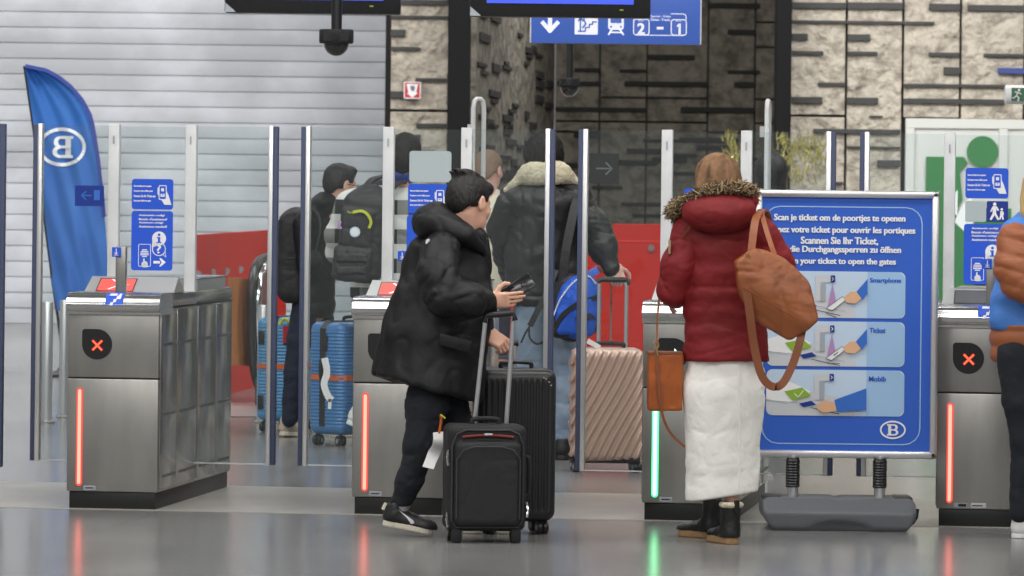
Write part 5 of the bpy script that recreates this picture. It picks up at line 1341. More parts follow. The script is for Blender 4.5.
# small cross body bag
t = thing('crossbody_bag', 'small orange tan bucket bag hanging left of the white skirt', 'bag', q(665, 380, -.05))
s = S(); s.box(q(665, 382, .0), (r(17.5), .05, r(29)), .012, .01, rotz(.05)); s.disp += [wr(.004, 9)]
s.disp.append(lambda P: .010*(P[:, 2]-q(665, 382)[2])*-1.)
sobj('bag_body', s, .005, 'orangebag', t)
m = MB(); m.box(q(664.5, 353, .0), (r(17.5), .052, .008), 'tandk', .003, rotz(.05)); m.build('rim', t)
m = MB(); m.ribbon(spline([q(657, 352, -.055), q(657, 330, -.02), q(659, 300, .0), q(664, 272, .05), q(690, 226, -.12)], 6), (1, 0, 0), .010, .004, 'tandk'); m.build('strap', t)
m = MB(); m.ribbon(spline([q(656, 350, -.058), q(658, 375, -.062), q(660, 400, -.062), q(664, 420, -.055), q(672, 435, -.05), q(685, 447, -.05)], 6), (1, 0, 0), .012, .004, 'tandk'); m.build('loose_strap', t)
m = MB(); m.tube([q(656+3*math.cos(a), 345+3.5*math.sin(a), -.06) for a in np.linspace(0, 2*math.pi, 14, endpoint=False)], .0025, 'gold', 6, closed=True); m.tube([q(656, 348, -.062), q(658, 356, -.062)], .004, 'gold', 8); m.build('clasp', t)

# ================================================================ MAN IN LEATHER JACKET
f = Fig(29.0); q = f.q; r = f.r
T = thing('person', 'long haired person in dark leather jacket with cream collar and pale jeans', 'person', f.g(546))
Rh = headframe(6, -6); ho = q(545, 156)
hs = S(); head_sdf(hs, ho, Rh, 1.02, q(545, 188)); hs.cut(q(545, 192), (0, 0, -1), .004)
bs = S(); torso_sdf(bs, q(545, 186), q(545, 215), q(545, 255), q(546, 300), q(512, 200), q(580, 198), q(532, 305), q(562, 305), 1.05)
limbb(bs, [q(512, 202), q(501, 236), q(508, 275, .33)], [.05, .042, .03]); limbb(bs, [q(580, 200), q(604, 235), q(614, 268, -.05)], [.05, .042, .03])
limbb(bs, [q(531, 308), q(530, 375), q(528, 445)], [.085, .058, .04]); limbb(bs, [q(563, 308), q(563, 378), q(560, 448)], [.085, .058, .04])
h1 = S(); hand_sdf(h1, q(614, 266, -.05), q(618, 280, -.06)-q(613, 266, -.05), (-.3, .9, -.1), 1, (55, 70, 40), .2, 1.05); h2 = S(); hand_sdf(h2, q(508, 275, .33), (.1, .9, -.3), (1, .1, 0), 1)
body('body', T, [(hs, .0055), (bs, .015), (h1, .0035), (h2, .0045)], 'skin2'); eyes(T, ho, Rh, 1.02)
s = S().frame(ho, Rh)
s.ell((0, -.018, .04), (.108, .122, .105), .02); s.ell((0, -.05, -.02), (.115, .09, .085), .04)
s.box((0, .14, -.06), (.062, .09, .13), .03, .02, op='-'); s.frame(); s.disp += [wr(.007, 36, (1, 1, .12), 2), wr(.005, 70, (1, 1, .2), 8)]
sobj('hair', s, .005, 'hairdark', T)
s = S()
s.cap(q(545, 210), q(544, 290), r(42), r(40), .05, (1, .60, 1)); s.cap(q(514, 200), q(577, 198), r(16), r(16), .06); s.cap(q(512, 296), q(576, 296), r(11), r(11), .04, (1, 1.7, 1))
s.cut(q(545, 306), (0, 0, -1), .01); s.disp += [wr(.012, 4.5, (1, 1, .7), 41), wr(.006, 11, (1, 1, .9), 44)]
s.disp.append(lambda P: .007*np.exp(-((P[:, 0]-q(521, 240)[0])/.008)**2)+.007*np.exp(-((P[:, 2]-q(545, 296)[2])/.01)**2))
sobj('jacket', s, .0085, 'leather', T)
for pts in ([(q(512, 204), r(16.5)), (q(503, 230, .02), r(14.5)), (q(507, 256, .14), r(12)), (q(509, 274, .32), r(10))], [(q(577, 204), r(17.5)), (q(593, 228), r(15.5)), (q(602, 247, -.02), r(14)), (q(611, 268, -.05), r(9.5))]):
    s = S(); s.chain(pts, .05); s.disp += [wr(.010, 7, (1, 1, 1.3), 51), wr(.005, 15)]; sobj('sleeve', s, .007, 'leather', T)
s = S()  # wide wool collar
s.cap(q(507, 190, -.06), q(529, 173, -.08), r(3.5), r(8), .04); s.cap(q(529, 175, -.10), q(562, 174, -.10), r(10), r(10), .04); s.cap(q(535, 170, -.12), q(556, 169, -.12), r(8), r(8), .04); s.cap(q(560, 173, -.1), q(580, 183, -.05), r(8), r(3.5), .04)
s.cap(q(526, 170, .05), q(562, 170, .05), r(6), r(6), .04); s.cap(q(535, 178, -.13), q(556, 177, -.13), r(7), r(7), .03)
s.disp += [wr(.008, 24, (1, 1, 1), 61)]
sobj('collar', s, .007, 'wool', T)
s = S(); limb(s, [q(533, 300), q(531, 330), q(530, 380), q(529, 440)], [r(18), r(17), r(14.5), r(11.5)], .03); limb(s, [q(563, 300), q(564, 330), q(564, 385), q(560, 436)], [r(18), r(16.5), r(13.5), r(10.5)], .03)
s.cap(q(533, 302), q(563, 302), r(17), None, .04); s.disp += [wr(.010, 6, (1, 1, 1.2), 71), wr(.005, 15, (1, 1, 1.3), 75)]; s.cut(q(545, 447), (0, 0, -1), .006)
sobj('jeans', s, .008, 'jeans', T)
P = q(529, 458, -.05); P[2] = 0; shoe(T, P, (-.1, 1, 0), .29, mu='shoeblack', ms='shoeblack'); P = q(561, 458, -.08); P[2] = 0; shoe(T, P, (.1, 1, 0), .30, mu='shoeblack', ms='shoeblack')
# blue and black backpack slung low on his right
t = thing('backpack', 'blue and black sports backpack hanging low beside leather jacket', 'backpack', q(575, 310, -.3))
s = S(); s.ell(q(578, 308, -.27), (r(23), .10, r(31)), .03); s.ell(q(585, 296, -.28), (r(15), .09, r(22)), .04); s.box(q(575, 322, -.27), (r(19), .09, r(13)), .03, .04)
s.disp += [wr(.008, 7)]
sobj('pack_body', s, .006, 'packblue', t)
s = S(); s.ell(q(571, 308, -.20), (r(23), .11, r(34)), .03); s.cap(q(558, 330, -.29), q(592, 327, -.29), r(8), r(7), .02, (1, 1.3, 1)); s.ell(q(578, 308, -.40), (r(22), .10, r(24)), .01, op='-') if False else None
s.disp += [wr(.006, 8)]; sobj('pack_back', s, .007, 'packblack', t)
m = MB(); m.tube(spline([q(553, 317, -.33), q(561, 298, -.36), q(575, 281, -.37), q(588, 276, -.36), (q(596, 284, -.35))], 6), .004, 'logo', 6); m.build('piping', t)
m = MB(); m.ribbon(spline([q(555, 327, -.345), q(565, 313, -.375), q(580, 303, -.385), q(598, 297, -.345)], 6), (0, 0, 1), .028, .006, 'blackmatte'); m.build('front_strap', t)
m = MB(); cat = [(575, 318), (579, 314), (582, 317), (587, 315), (590, 313), (594, 316), (597, 321), (593, 319), (590, 318), (588, 321), (584, 321), (579, 322), (577, 325), (578, 321)]
m.add([q(x, y, -.386) for x, y in cat], [tuple(range(len(cat)))], 'blackmatte'); m.add([q(x, y, -.34) for x, y in cat], [tuple(range(len(cat)))], 'blackmatte'); m.build('emblem', t, angle=None)
m = MB(); m.ribbon(spline([q(562, 282, -.24), q(566, 250, -.24), q(572, 220, -.2), q(577, 198, -.12), q(580, 190, .02)], 6), (1, 0, .2), .05, .012, 'packblack'); m.build('shoulder_strap', t)
m = MB(); m.ribbon(spline([q(556, 270, -.26), q(548, 290, -.3), q(537, 312, -.31), q(530, 326, -.31)], 6), (1, 0, .2), .035, .010, 'packblack'); m.ribbon(spline([q(530, 326, -.31), q(525, 334, -.31), q(521, 343, -.31)], 4), (1, 0, .2), .012, .004, 'packblack')
m.ribbon(spline([q(529, 327, -.32), q(530, 338, -.32), q(538, 344, -.32), q(549, 337, -.32), q(556, 325, -.3)], 6), (1, 0, .2), .012, .004, 'packblack'); m.build('loose_strap', t)
m = MB(); Rt = np.array(Matrix.Rotation(-.55, 3, 'Y')); m.box(q(594, 272, -.33), (.036, .004, .022), 'signblue', .002, Rt); m.box(q(600, 269, -.335), (.010, .004, .022), 'redzip', .001, Rt); m.build('name_tag', t)

# ================================================================ FAIR HAIRED MAN IN CREAM JACKET
f = Fig(30.5); q = f.q; r = f.r
T = thing('person', 'man with short fair hair in cream jacket, half hidden behind black parka', 'person', f.g(486))
Rh = headframe(28, -4); ho = q(489, 170)
hs = S(); head_sdf(hs, ho, Rh, .98, q(487, 203)); hs.cut(q(487, 206), (0, 0, -1), .004)
bs = S(); torso_sdf(bs, q(486, 203), q(484, 226), q(482, 262), q(481, 305), q(458, 214), q(506, 214, .05), q(470, 310), q(496, 310))
for a_ in (-1, 1): limbb(bs, [q(482+a_*24, 216), q(482+a_*26, 258), q(482+a_*22, 290, .12)], [.05, .04, .03]); limbb(bs, [q(482+a_*13, 312), q(482+a_*13, 372), q(482+a_*13, 432)], [.085, .058, .04])
h1 = S(); hand_sdf(h1, q(504, 290, .12), (0, .3, -1), (-1, 0, 0), 1); h2 = S(); hand_sdf(h2, q(460, 290, .12), (0, .3, -1), (1, 0, 0), -1)
body('body', T, [(hs, .0055), (bs, .015), (h1, .0045), (h2, .0045)], 'skin2'); eyes(T, ho, Rh, .98)
s = S().frame(ho, Rh); s.ell((0, -.016, .037), (.082, .104, .088), .02); s.ell((0, -.05, -.02), (.074, .062, .06), .03); s.box((0, .135, -.05), (.2, .08, .11), .02, .015, op='-'); s.box((0, .02, -.09), (.2, .085, .07), .02, .02, op='-')
s.ell((0, -.03, -.12), (.12, .12, .05), .02, op='-')
for sx in (1, -1): s.ell((sx*.085, -.002, -.008), (.026, .024, .038), .01, op='-')
s.frame(); s.disp.append(wr(.002, 60)); sobj('hair', s, .005, 'hairblond', T)
s = S(); s.cap(q(484, 222), q(484, 305), r(27), r(26), .05, (1, .75, 1)); s.cap(q(462, 216), q(506, 216), r(14), None, .05); s.cap(q(474, 202, .03), q(498, 203, .05), r(9), r(9), .04); s.cap(q(494, 196, .0), q(504, 214, .0), r(8), r(12), .04); s.cap(q(488, 300), q(501, 325), r(10), r(9), .05); s.cap(q(494, 255), q(496, 290), r(8), r(9), .04)
s.chain([(q(458, 216), r(13)), (q(456, 258), r(12)), (q(460, 288, .12), r(9))], .04); s.chain([(q(506, 216), r(13)), (q(508, 258), r(12)), (q(504, 288, .12), r(9))], .04)
s.cut(q(484, 331), (0, 0, -1), .01); s.disp += [wr(.012, 5, (1, 1, .7), 81), wr(.006, 13)]; sobj('jacket', s, .009, 'cream', T)
s = S()
for a_ in (-1, 1): limb(s, [q(482+a_*13, 305), q(482+a_*13, 372), q(482+a_*13, 436)], [r(16), r(12), r(9.5)], .03)
s.disp += [wr(.008, 7)]; sobj('trousers', s, .010, 'darkjeans', T)
for a_ in (-1, 1): P = q(482+a_*13, 440, -.08); P[2] = 0; shoe(T, P, (a_*.1, 1, 0), .29)

# ================================================================ MAN IN PLAID SHIRT WITH BACKPACK
f = Fig(30.0); q = f.q; r = f.r
T = thing('person', 'dark haired person in black and white plaid shirt behind steel gate', 'person', f.g(392))
Rh = headframe(12, -22); ho = q(406, 156)
hs = S(); head_sdf(hs, ho, Rh, 1.0, q(398, 188)); hs.cut(q(398, 192), (0, 0, -1), .004)
HX = q(362, 278, .2)
bs = S(); torso_sdf(bs, q(398, 186), q(385, 215), q(378, 262), q(378, 305), q(356, 205, -.05), q(412, 202, .1), q(366, 310), q(392, 310), 1.05)
limbb(bs, [q(352, 208, -.05), q(338, 240), HX], [.05, .042, .03]); limbb(bs, [q(412, 204, .1), q(420, 245, .1), q(418, 282, .15)], [.05, .042, .03])
limbb(bs, [q(366, 312), q(372, 370, .05), q(366, 412, -.12)], [.085, .058, .04]); limbb(bs, [q(392, 312), q(394, 375), q(394, 440)], [.085, .058, .04])
h1 = S(); hand_sdf(h1, HX, (.1, .3, -1), (1, 0, 0), -1); h2 = S(); hand_sdf(h2, q(418, 282, .15), (0, .3, -1), (-1, 0, 0), 1)
body('body', T, [(hs, .006), (bs, .015), (h1, .0045), (h2, .0045)], 'skin'); eyes(T, ho, Rh, 1.0)
s = S().frame(ho, Rh); s.ell((0, -.018, .04), (.092, .112, .098), .02); s.ell((0, -.05, -.03), (.088, .078, .10), .03); s.box((0, .14, -.06), (.07, .09, .13), .03, .02, op='-'); s.frame(); s.disp.append(wr(.006, 36, (1, 1, .3))); sobj('hair', s, .006, 'hairdark', T)
s = S(); s.cap(q(392, 176, -.02), q(408, 174, .0), r(10.5), r(10), .03, (1, 1.2, .95)); s.cap(q(400, 166), q(399, 176), r(9.5), r(11), .03); s.disp.append(wr(.004, 14)); sobj('scarf', s, .007, MT['bluedk'], T)
s = S(); s.cap(q(384, 215), q(382, 300), r(36), r(33), .05, (1, .66, 1)); s.cap(q(354, 206, -.03), q(409, 202, .06), r(16), r(17), .06)
s.chain([(q(350, 208, -.05), r(16)), (q(338, 235, -.02), r(12.5)), (q(338, 252, .06), r(11.5)), (HX, r(8))], .04); s.chain([(q(410, 206, .08), r(15)), (q(415, 245, .1), r(13)), (q(415, 280, .14), r(9))], .04)
s.cut(q(384, 299), (0, 0, -1), .01); s.disp += [wr(.010, 6, (1, 1, 1), 91)]; sobj('plaid_shirt', s, .008, 'plaid', T)
s = S(); limb(s, [q(368, 305), q(372, 368, .05), q(367, 408, -.10)], [r(17), r(12.5), r(9)], .03); limb(s, [q(391, 305), q(394, 372), q(394, 440)], [r(17), r(12.5), r(9)], .03); s.disp.append(wr(.008, 7)); sobj('trousers', s, .010, 'trouser', T)
P = q(345, 423, -.10); shoe(T, P, (.93, .15, -.30), .29, up=(.3, -.1, 1), mu='shoewhite', ms='shoewhite'); P = q(394, 448, -.08); P[2] = 0; shoe(T, P, (.1, 1, 0), .29, mu='shoewhite', ms='shoewhite')
t = thing('backpack', 'black backpack with yellow trim and round white badge on plaid shirt', 'backpack', q(360, 235, -.25))
s = S(); s.box(q(363, 238, -.25), (r(22.5), .10, r(44)), .06, .03, np.array(Matrix.Rotation(.10, 3, 'Y'))); s.ell(q(370, 200, -.22), (r(17), .10, r(17)), .05)
s.box(q(352, 264, -.33), (r(19), .05, r(17)), .03, .02, np.array(Matrix.Rotation(.10, 3, 'Y'))); s.box(q(357, 228, -.335), (r(17), .035, r(20)), .03, .01, np.array(Matrix.Rotation(.10, 3, 'Y')))
s.box(q(352, 258, -.385), (r(15), .012, r(4)), .008, .006); s.box(q(351, 270, -.385), (r(15), .012, r(4)), .008, .006)
s.disp += [wr(.007, 8), wr(.003, 20)]; pb = sobj('pack_body', s, .006, 'packblack', t)
m = MB(); m.ribbon(spline([q(353, 212, -.40), q(362, 211, -.405), q(368, 215, -.405), q(371, 222, -.40), q(369, 228, -.395)], 5), [np.array([.2, 0, 1])]*8+[np.array([1, 0, .3])]*40, .016, .012, 'yellow'); m.build('yellow_trim', t)
m = MB(); m.lathe([(r(5.2), -.012), (r(5.2), .0)], q(355, 232, -.375), 'bluelt2', 24, 1); m.lathe([(r(4), -.014), (r(4), -.012)], q(355, 232, -.375), 'signwhite', 20, 1); m.build('badge', t)
bd = Board((352, 212), q(352, 212, -.385)); bd.text('Targus', 347, 211, 357, 214, 'yellow', 1, .03); bd.build('maker_mark', pb)
m = MB(); m.ribbon(spline([q(371, 200, -.30), q(366, 190, -.28), q(372, 180, -.2), q(385, 176, -.1)], 6), (1, 0, 0), .04, .014, 'packblack'); m.build('shoulder_strap', t)
m = MB(); m.ribbon(spline([q(380, 205, -.30), q(388, 190, -.26), q(398, 182, -.15), q(404, 184, .02)], 6), (1, 0, 0), .06, .014, 'packblack'); m.build('shoulder_strap', t)
m = MB(); m.tube([q(340, 221, -.36), q(339, 226, -.37), q(341, 229, -.37)], .010, 'purple', 8); m.build('key_charm', t)

# ================================================================ MAN WITH GLASSES
f = Fig(31.1); q = f.q; r = f.r
T = thing('person', 'man with glasses in black hooded jacket standing beyond the leftmost lane', 'person', f.g(310))
Rh = headframe(55, -8); ho = q(340.5, 185)
hs = S(); head_sdf(hs, ho, Rh, 1.02, q(330, 215)); hs.cut(q(330, 219), (0, 0, -1), .004)
bs = S(); torso_sdf(bs, q(328, 212), q(318, 235), q(314, 270), q(312, 308), q(302, 225, -.12), q(334, 225, .12), q(304, 312, -.06), q(318, 312, .06))
limbb(bs, [q(306, 226, -.14), q(310, 262, -.16), q(312, 285, .02)], [.048, .04, .03]); limbb(bs, [q(334, 226, .14), q(336, 262, .16), q(322, 285, .25)], [.048, .04, .03])
limbb(bs, [q(303, 315, -.06), q(294, 370, -.04), q(289, 420, -.02)], [.08, .055, .038]); limbb(bs, [q(322, 315, .08), q(332, 372, .1), q(332, 425, .1)], [.08, .055, .038])
h1 = S(); hand_sdf(h1, q(312, 285, .02), (.3, .9, -.3), (0, 1, 0), 1); h2 = S(); hand_sdf(h2, q(322, 285, .25), (-.1, 1, 0), (0, -1, 0), -1)
body('body', T, [(hs, .0055), (bs, .015), (h1, .0045), (h2, .0045)], 'skin'); eyes(T, ho, Rh, 1.02)
s = S().frame(ho, Rh); s.ell((0, -.016, .045), (.086, .106, .092), .02); s.ell((0, -.05, -.01), (.078, .064, .065), .03); s.ell((0, .06, .10), (.05, .04, .025), .03); s.box((0, .135, -.055), (.2, .075, .11), .02, .015, op='-'); s.box((0, .02, -.10), (.2, .085, .07), .02, .02, op='-')
for sx in (1, -1): s.ell((sx*.088, -.002, -.008), (.026, .024, .038), .01, op='-')
s.frame(); s.disp.append(wr(.003, 50)); sobj('hair', s, .0055, 'hairblack', T)
m = MB(); hp = lambda x, y, z: ho+Rh@np.array([x, y, z])*1.02
for e in (-1, 1): m.tube([hp(e*.031+.022*math.cos(a), .108, .0+.017*math.sin(a)) for a in np.linspace(0, 2*math.pi, 16, endpoint=False)], .0022, 'blackmatte', 6, closed=True); m.tube([hp(e*.053, .106, .004), hp(e*.078, .06, .006), hp(e*.086, -.005, .004)], .0022, 'blackmatte', 6)
m.tube([hp(-.009, .11, .002), hp(.009, .11, .002)], .0022, 'blackmatte', 6); m.build('glasses', T)
s = S(); s.cap(q(317, 232), q(314, 305), r(19), r(21), .05, (1, 1.1, 1)); s.cap(q(305, 224, -.12), q(334, 222, .12), r(12), r(12), .05); s.chain([(q(304, 226, -.15), r(13)), (q(309, 262, -.18), r(11.5)), (q(312, 284, .0), r(9))], .04)
s.chain([(q(334, 226, .15), r(12)), (q(337, 262, .17), r(11)), (q(322, 284, .22), r(9))], .04); s.cap(q(320, 206, -.02), q(338, 208, .02), r(10), r(9.5), .04, (1, 1.2, 1)); s.cap(q(326, 200), q(341, 205), r(7.5), r(7), .03, (1, 1.6, 1)); s.ell(q(315, 212, -.02), (r(11), .11, r(10)), .04); s.ell(q(325, 202, -.04), (r(13), .12, r(9)), .04)
s.cut(q(314, 317), (0, 0, -1), .01); s.disp += [wr(.010, 6, (1, 1, .8), 101), wr(.004, 15)]; sobj('jacket', s, .008, 'parka', T)
s = S(); limb(s, [q(305, 308, -.06), q(299, 340, -.05), q(294, 372, -.04), q(289.5, 419, -.02)], [r(13.5), r(12), r(10), r(8.5)], .03); limb(s, [q(320, 308, .08), q(330, 372, .1), q(332, 420, .1)], [r(13), r(9), r(8)], .03); s.disp += [wr(.006, 9, (1, 1, 1.6))]; sobj('jeans', s, .007, 'darkjeans', T)
P = q(281, 436, .0); P[2] = .012; shoe(T, P, (.55, .8, -.08), .28, mu='shoebeige', ms='solecream'); P = q(332, 434, .05); P[2] = 0; shoe(T, P, (.6, .8, 0), .28, mu='shoebeige', ms='solecream')
t = thing('backpack', 'plain black backpack worn by the man with glasses', 'backpack', q(290, 255, -.05))
s = S(); s.box(q(292, 258, -.03), (r(13), .15, r(45)), .06, .04, np.array(Matrix.Rotation(-.03, 3, 'Y'))); s.ell(q(297, 222, -.03), (r(15), .13, r(16)), .05); s.box(q(285, 275, -.05), (r(7.5), .12, r(22)), .04, .03); s.disp += [wr(.008, 8)]; sobj('pack_body', s, .007, 'packblack', t)
m = MB(); m.ribbon(spline([q(300, 215, -.16), q(308, 208, -.17), q(318, 214, -.2), q(320, 232, -.22), q(312, 262, -.2)], 6), (0, 1, 0), .05, .012, 'packblack'); m.build('shoulder_strap', t)
m = MB(); m.box(q(290, 258, -.185), (r(5), .004, r(.8)), 'fabricedge'); m.build('small_label', t)

# ================================================================ PERSON IN BLUE VEST, RIGHT EDGE
f = Fig(23.0); q = f.q; r = f.r
T = thing('person', 'person in blue vest with brown puffer sleeves at right frame edge', 'person', f.g(1035))
Rh = headframe(70, -4); ho = q(1052, 190)
hs = S(); head_sdf(hs, ho, Rh, 1.0, q(1046, 226)); hs.cut(q(1042, 230), (0, 0, -1), .004)
bs = S(); torso_sdf(bs, q(1036, 226), q(1036, 250), q(1035, 300), q(1034, 345), q(1014, 238, -.12), q(1058, 238, .12), q(1020, 352, -.05), q(1048, 352, .05))
limbb(bs, [q(1014, 240, -.16), q(1014, 292, -.2), q(1055, 305, -.2)], [.045, .04, .03]); limbb(bs, [q(1056, 240, .14), q(1068, 290, .16), q(1090, 300, .1)], [.045, .04, .03])
limbb(bs, [q(1018, 355, -.05), q(1022, 440, -.04), q(1019, 515, -.02)], [.085, .055, .038]); limbb(bs, [q(1046, 355, .08), q(1056, 440, .08), q(1060, 515, .08)], [.085, .055, .038])
h1 = S(); hand_sdf(h1, q(1055, 305, -.2), (1, 0, 0), (0, 1, 0), 1); h2 = S(); hand_sdf(h2, q(1090, 300, .1), (1, 0, 0), (0, -1, 0), -1)
body('body', T, [(hs, .0055), (bs, .015), (h1, .004), (h2, .004)], 'skin'); eyes(T, ho, Rh, 1.0)
s = S().frame(ho, Rh); s.ell((0, -.02, .04), (.098, .118, .10), .02); s.ell((0, -.07, -.05), (.09, .075, .11), .04); s.cap((.02, -.105, -.07), (.015, -.118, -.11), .045, .04, .03); s.cap((-.05, -.07, -.06), (-.05, -.06, -.17), .05, .035, .03); s.box((0, .14, -.06), (.062, .09, .13), .03, .02, op='-'); s.frame(); s.disp += [wr(.006, 42, (1, 1, .12))]; sobj('hair', s, .0055, 'hairyellow', T)
s = S(); s.cap(q(1034, 250), q(1032, 320), r(34), r(42), .05, (1, .75, 1)); s.cap(q(1016, 234, -.08), q(1054, 234, .1), r(17), None, .05); s.cap(q(1030, 222), q(1042, 222), r(14), None, .04)
s.cap(q(1003, 300, -.05), q(1001, 322, -.05), r(11), None, .04)
s.ell(q(1014, 258, -.24), (r(18), .12, r(36)), .03, op='-')
s.cut(q(1034, 331), (0, 0, -1), .01); s.disp += [wr(.010, 5, (1, 1, .8), 111)]; sobj('blue_vest', s, .008, 'vest', T)
s = S(); s.chain([(q(1015, 240, -.17), r(17)), (q(1014, 268, -.20), r(17.5)), (q(1020, 285, -.22), r(14)), (q(1055, 303, -.2), r(11))], .05); s.disp += [wr(.006, 8, (1, 1, 1.6))]
s.disp.append(lambda P: -.006*np.abs(np.sin(P[:, 2]*44+P[:, 0]*12))); sobj('sleeve', s, .006, 'puffer', T)
s = S(); s.chain([(q(1056, 240, .14), r(17)), (q(1068, 288, .16), r(15)), (q(1088, 300, .1), r(11))], .05); s.disp.append(lambda P: -.006*np.abs(np.sin(P[:, 2]*44+P[:, 0]*12))); sobj('sleeve', s, .007, 'puffer', T)
s = S(); s.cap(q(1034, 325), q(1034, 352), r(43), r(42), .03, (1, .72, 1)); s.cut(q(1034, 363), (0, 0, -1), .012); s.cut(q(1034, 326), (0, 0, 1), .01); s.disp.append(lambda P: -.008*np.abs(np.sin((P[:, 2]-q(1034, 363)[2])*42))); sobj('puffer_hem', s, .007, 'puffer', T)
s = S(); limb(s, [q(1018, 355, -.05), q(1022, 400, -.05), q(1026, 440, -.04), q(1020, 512, -.02)], [r(22), r(19), r(15), r(11)], .03); limb(s, [q(1048, 355, .08), q(1056, 440, .08), q(1060, 503, .08)], [r(22), r(14), r(10.5)], .03); s.disp += [wr(.006, 9, (1, 1, 1.6))]; sobj('trousers', s, .007, 'trouser', T)
P = q(1012, 539, -.02); P[2] = 0; shoe(T, P, (.85, .5, 0), .25, mu='shoewhite', ms='shoewhite'); P = q(1052, 536, .08); P[2] = 0; shoe(T, P, (.85, .5, 0), .25, mu='shoewhite', ms='shoewhite')

# ================================================================ DISTANT PERSON IN HOOD
f = Fig(36.0); q = f.q; r = f.r
T = thing('person', 'distant person in black hooded coat with back turned, above the poster stand', 'person', f.g(771))
Rh = headframe(0, 0); ho = q(771, 172)
hs = S(); head_sdf(hs, ho, Rh, .98, q(771, 200)); hs.cut(q(771, 203), (0, 0, -1), .004)
bs = S(); torso_sdf(bs, q(771, 200), q(771, 218), q(771, 250), q(771, 285), q(750, 210), q(792, 210), q(762, 290), q(780, 290))
for a_ in (-1, 1): limbb(bs, [q(771+a_*21, 212), q(771+a_*24, 245), q(771+a_*22, 275, -.1)], [.048, .04, .03]); limbb(bs, [q(771+a_*9, 292), q(771+a_*9, 340), q(771+a_*9, 392)], [.08, .055, .038])
h1 = S(); hand_sdf(h1, q(749, 275, -.1), (0, 0, -1), (1, 0, 0), 1); h2 = S(); hand_sdf(h2, q(793, 275, -.1), (0, 0, -1), (-1, 0, 0), -1)
body('body', T, [(hs, .006), (bs, .016), (h1, .005), (h2, .005)], 'skin'); eyes(T, ho, Rh, .98)
s = S(); s.ell(q(771, 171, .03), (r(17), .15, r(20)), .03); s.cap(q(771, 190, .03), q(771, 205), r(15), r(17), .04); s.ell(q(771, 174, .20), (r(11), .10, r(14)), .02, op='-'); s.disp.append(wr(.006, 9)); sobj('hood', s, .008, 'parka', T)
s = S(); s.cap(q(771, 218), q(771, 310), r(24), r(26), .05, (1, .7, 1)); s.cap(q(752, 212), q(790, 212), r(11), None, .05)
for a_ in (-1, 1): s.chain([(q(771+a_*21, 213), r(10.5)), (q(771+a_*24, 245), r(9.5)), (q(771+a_*22, 272, -.1), r(7.5))], .04)
s.cut(q(771, 325), (0, 0, -1), .01); s.disp.append(wr(.010, 6)); sobj('coat', s, .010, 'parka', T)
s = S()
for a_ in (-1, 1): limb(s, [q(771+a_*9, 300), q(771+a_*9, 345), q(771+a_*9, 395)], [r(11), r(9), r(7)], .02)
sobj('trousers', s, .012, 'trouser', T)
for a_ in (-1, 1): P = q(771+a_*9, 400, .1); P[2] = 0; shoe(T, P, (a_*.1, 1, 0), .27)
# ================================================================ LUGGAGE
def wheel(t, c, r_=.03, ax=(1, 0, 0), m_='black', pair=False):
    c = np.array(c, float); a = np.array(ax, float); a /= np.linalg.norm(a)
    m = MB()
    for off in ((-.014, .014) if pair else (0,)):
        V = []; Rw = axes(a); l = MB(); l.lathe([(r_*.55, -.011), (r_*.93, -.011), (r_, -.007), (r_, .007), (r_*.93, .011), (r_*.55, .011)], (0, 0, 0), m_, 20, 0); l.lathe([(r_*.45, -.012), (r_*.45, .012)], (0, 0, 0), 'greymd', 12, 0)
        b = len(m.v); V = fromframe(np.array(l.v), c+a*off, Rw)
        for f_, k in zip(l.f, l.m): pass
        m.v += [tuple(v) for v in V]
        for f_, k in zip(l.f, l.m): m.f.append(tuple(i+b for i in f_)); m.m.append(m.mi(l.ml[k]))
    m.tube([c+np.array([0, 0, .0]), c+np.array([0, 0, r_*1.5])], .012, m_, 8)
    m.build('wheel', t)
def case(name, label, px, pyb, d, w, dep, h, yaw, m_, ribs, zb=.06, rd=.05, seam_m='black', vox=.005):
    """upright shell suitcase; px,pyb image position of the bottom centre; yaw turns it"""
    g = W(px, 400, d); g[2] = 0; c = np.array([g[0], d, 0])
    R = rotz(yaw); t = thing(name, label, 'suitcase', c)
    s = S().frame(c, R); s.box((0, 0, zb+h/2), (w/2, dep/2, h/2), rd, .01); s.frame()
    kind, amp, per = ribs
    def rib(P):
        Q = (P-c)@R; edge = np.clip((h/2-(.045 if kind != 'd' else .012)-np.abs(Q[:, 2]-zb-h/2))/.02, 0, 1)
        if kind == 'h': v = np.sin(2*math.pi*Q[:, 2]/per)
        elif kind == 'v': v = np.sin(2*math.pi*(Q[:, 0]+.0)/per)*np.clip((w/2-.02-np.abs(Q[:, 0]))/.01, 0, 1)
        else: v = np.sin(2*math.pi*(Q[:, 0]*np.where(Q[:, 1] < 0, 1, -1)-Q[:, 2]*.50+.010*np.sin(Q[:, 2]*9))/per)
        return amp*np.clip(v*1.6, -1, 1)*edge
    s.disp.append(rib); sobj('shell', s, vox, m_, t)
    L = lambda x, y, z: c+R@np.array([x, y, z])
    return t, c, R, L
def telescope(t, L, x0, x1, y, z0, z1, lean=0, grip=.016, rr=.011):
    for x in (x0, x1): MB().tube([L(x, y, z0), L(x+lean*(z1-z0), y, z1)], rr, 'alu', 10).build('handle_tube', t)
    MB().tube([L(x0-.012+lean*(z1-z0), y, z1-.006), L(x0+lean*(z1-z0), y, z1+.008), L(x1+lean*(z1-z0), y, z1+.008), L(x1+.012+lean*(z1-z0), y, z1-.006)], grip, 'black', 12).build('grip', t)
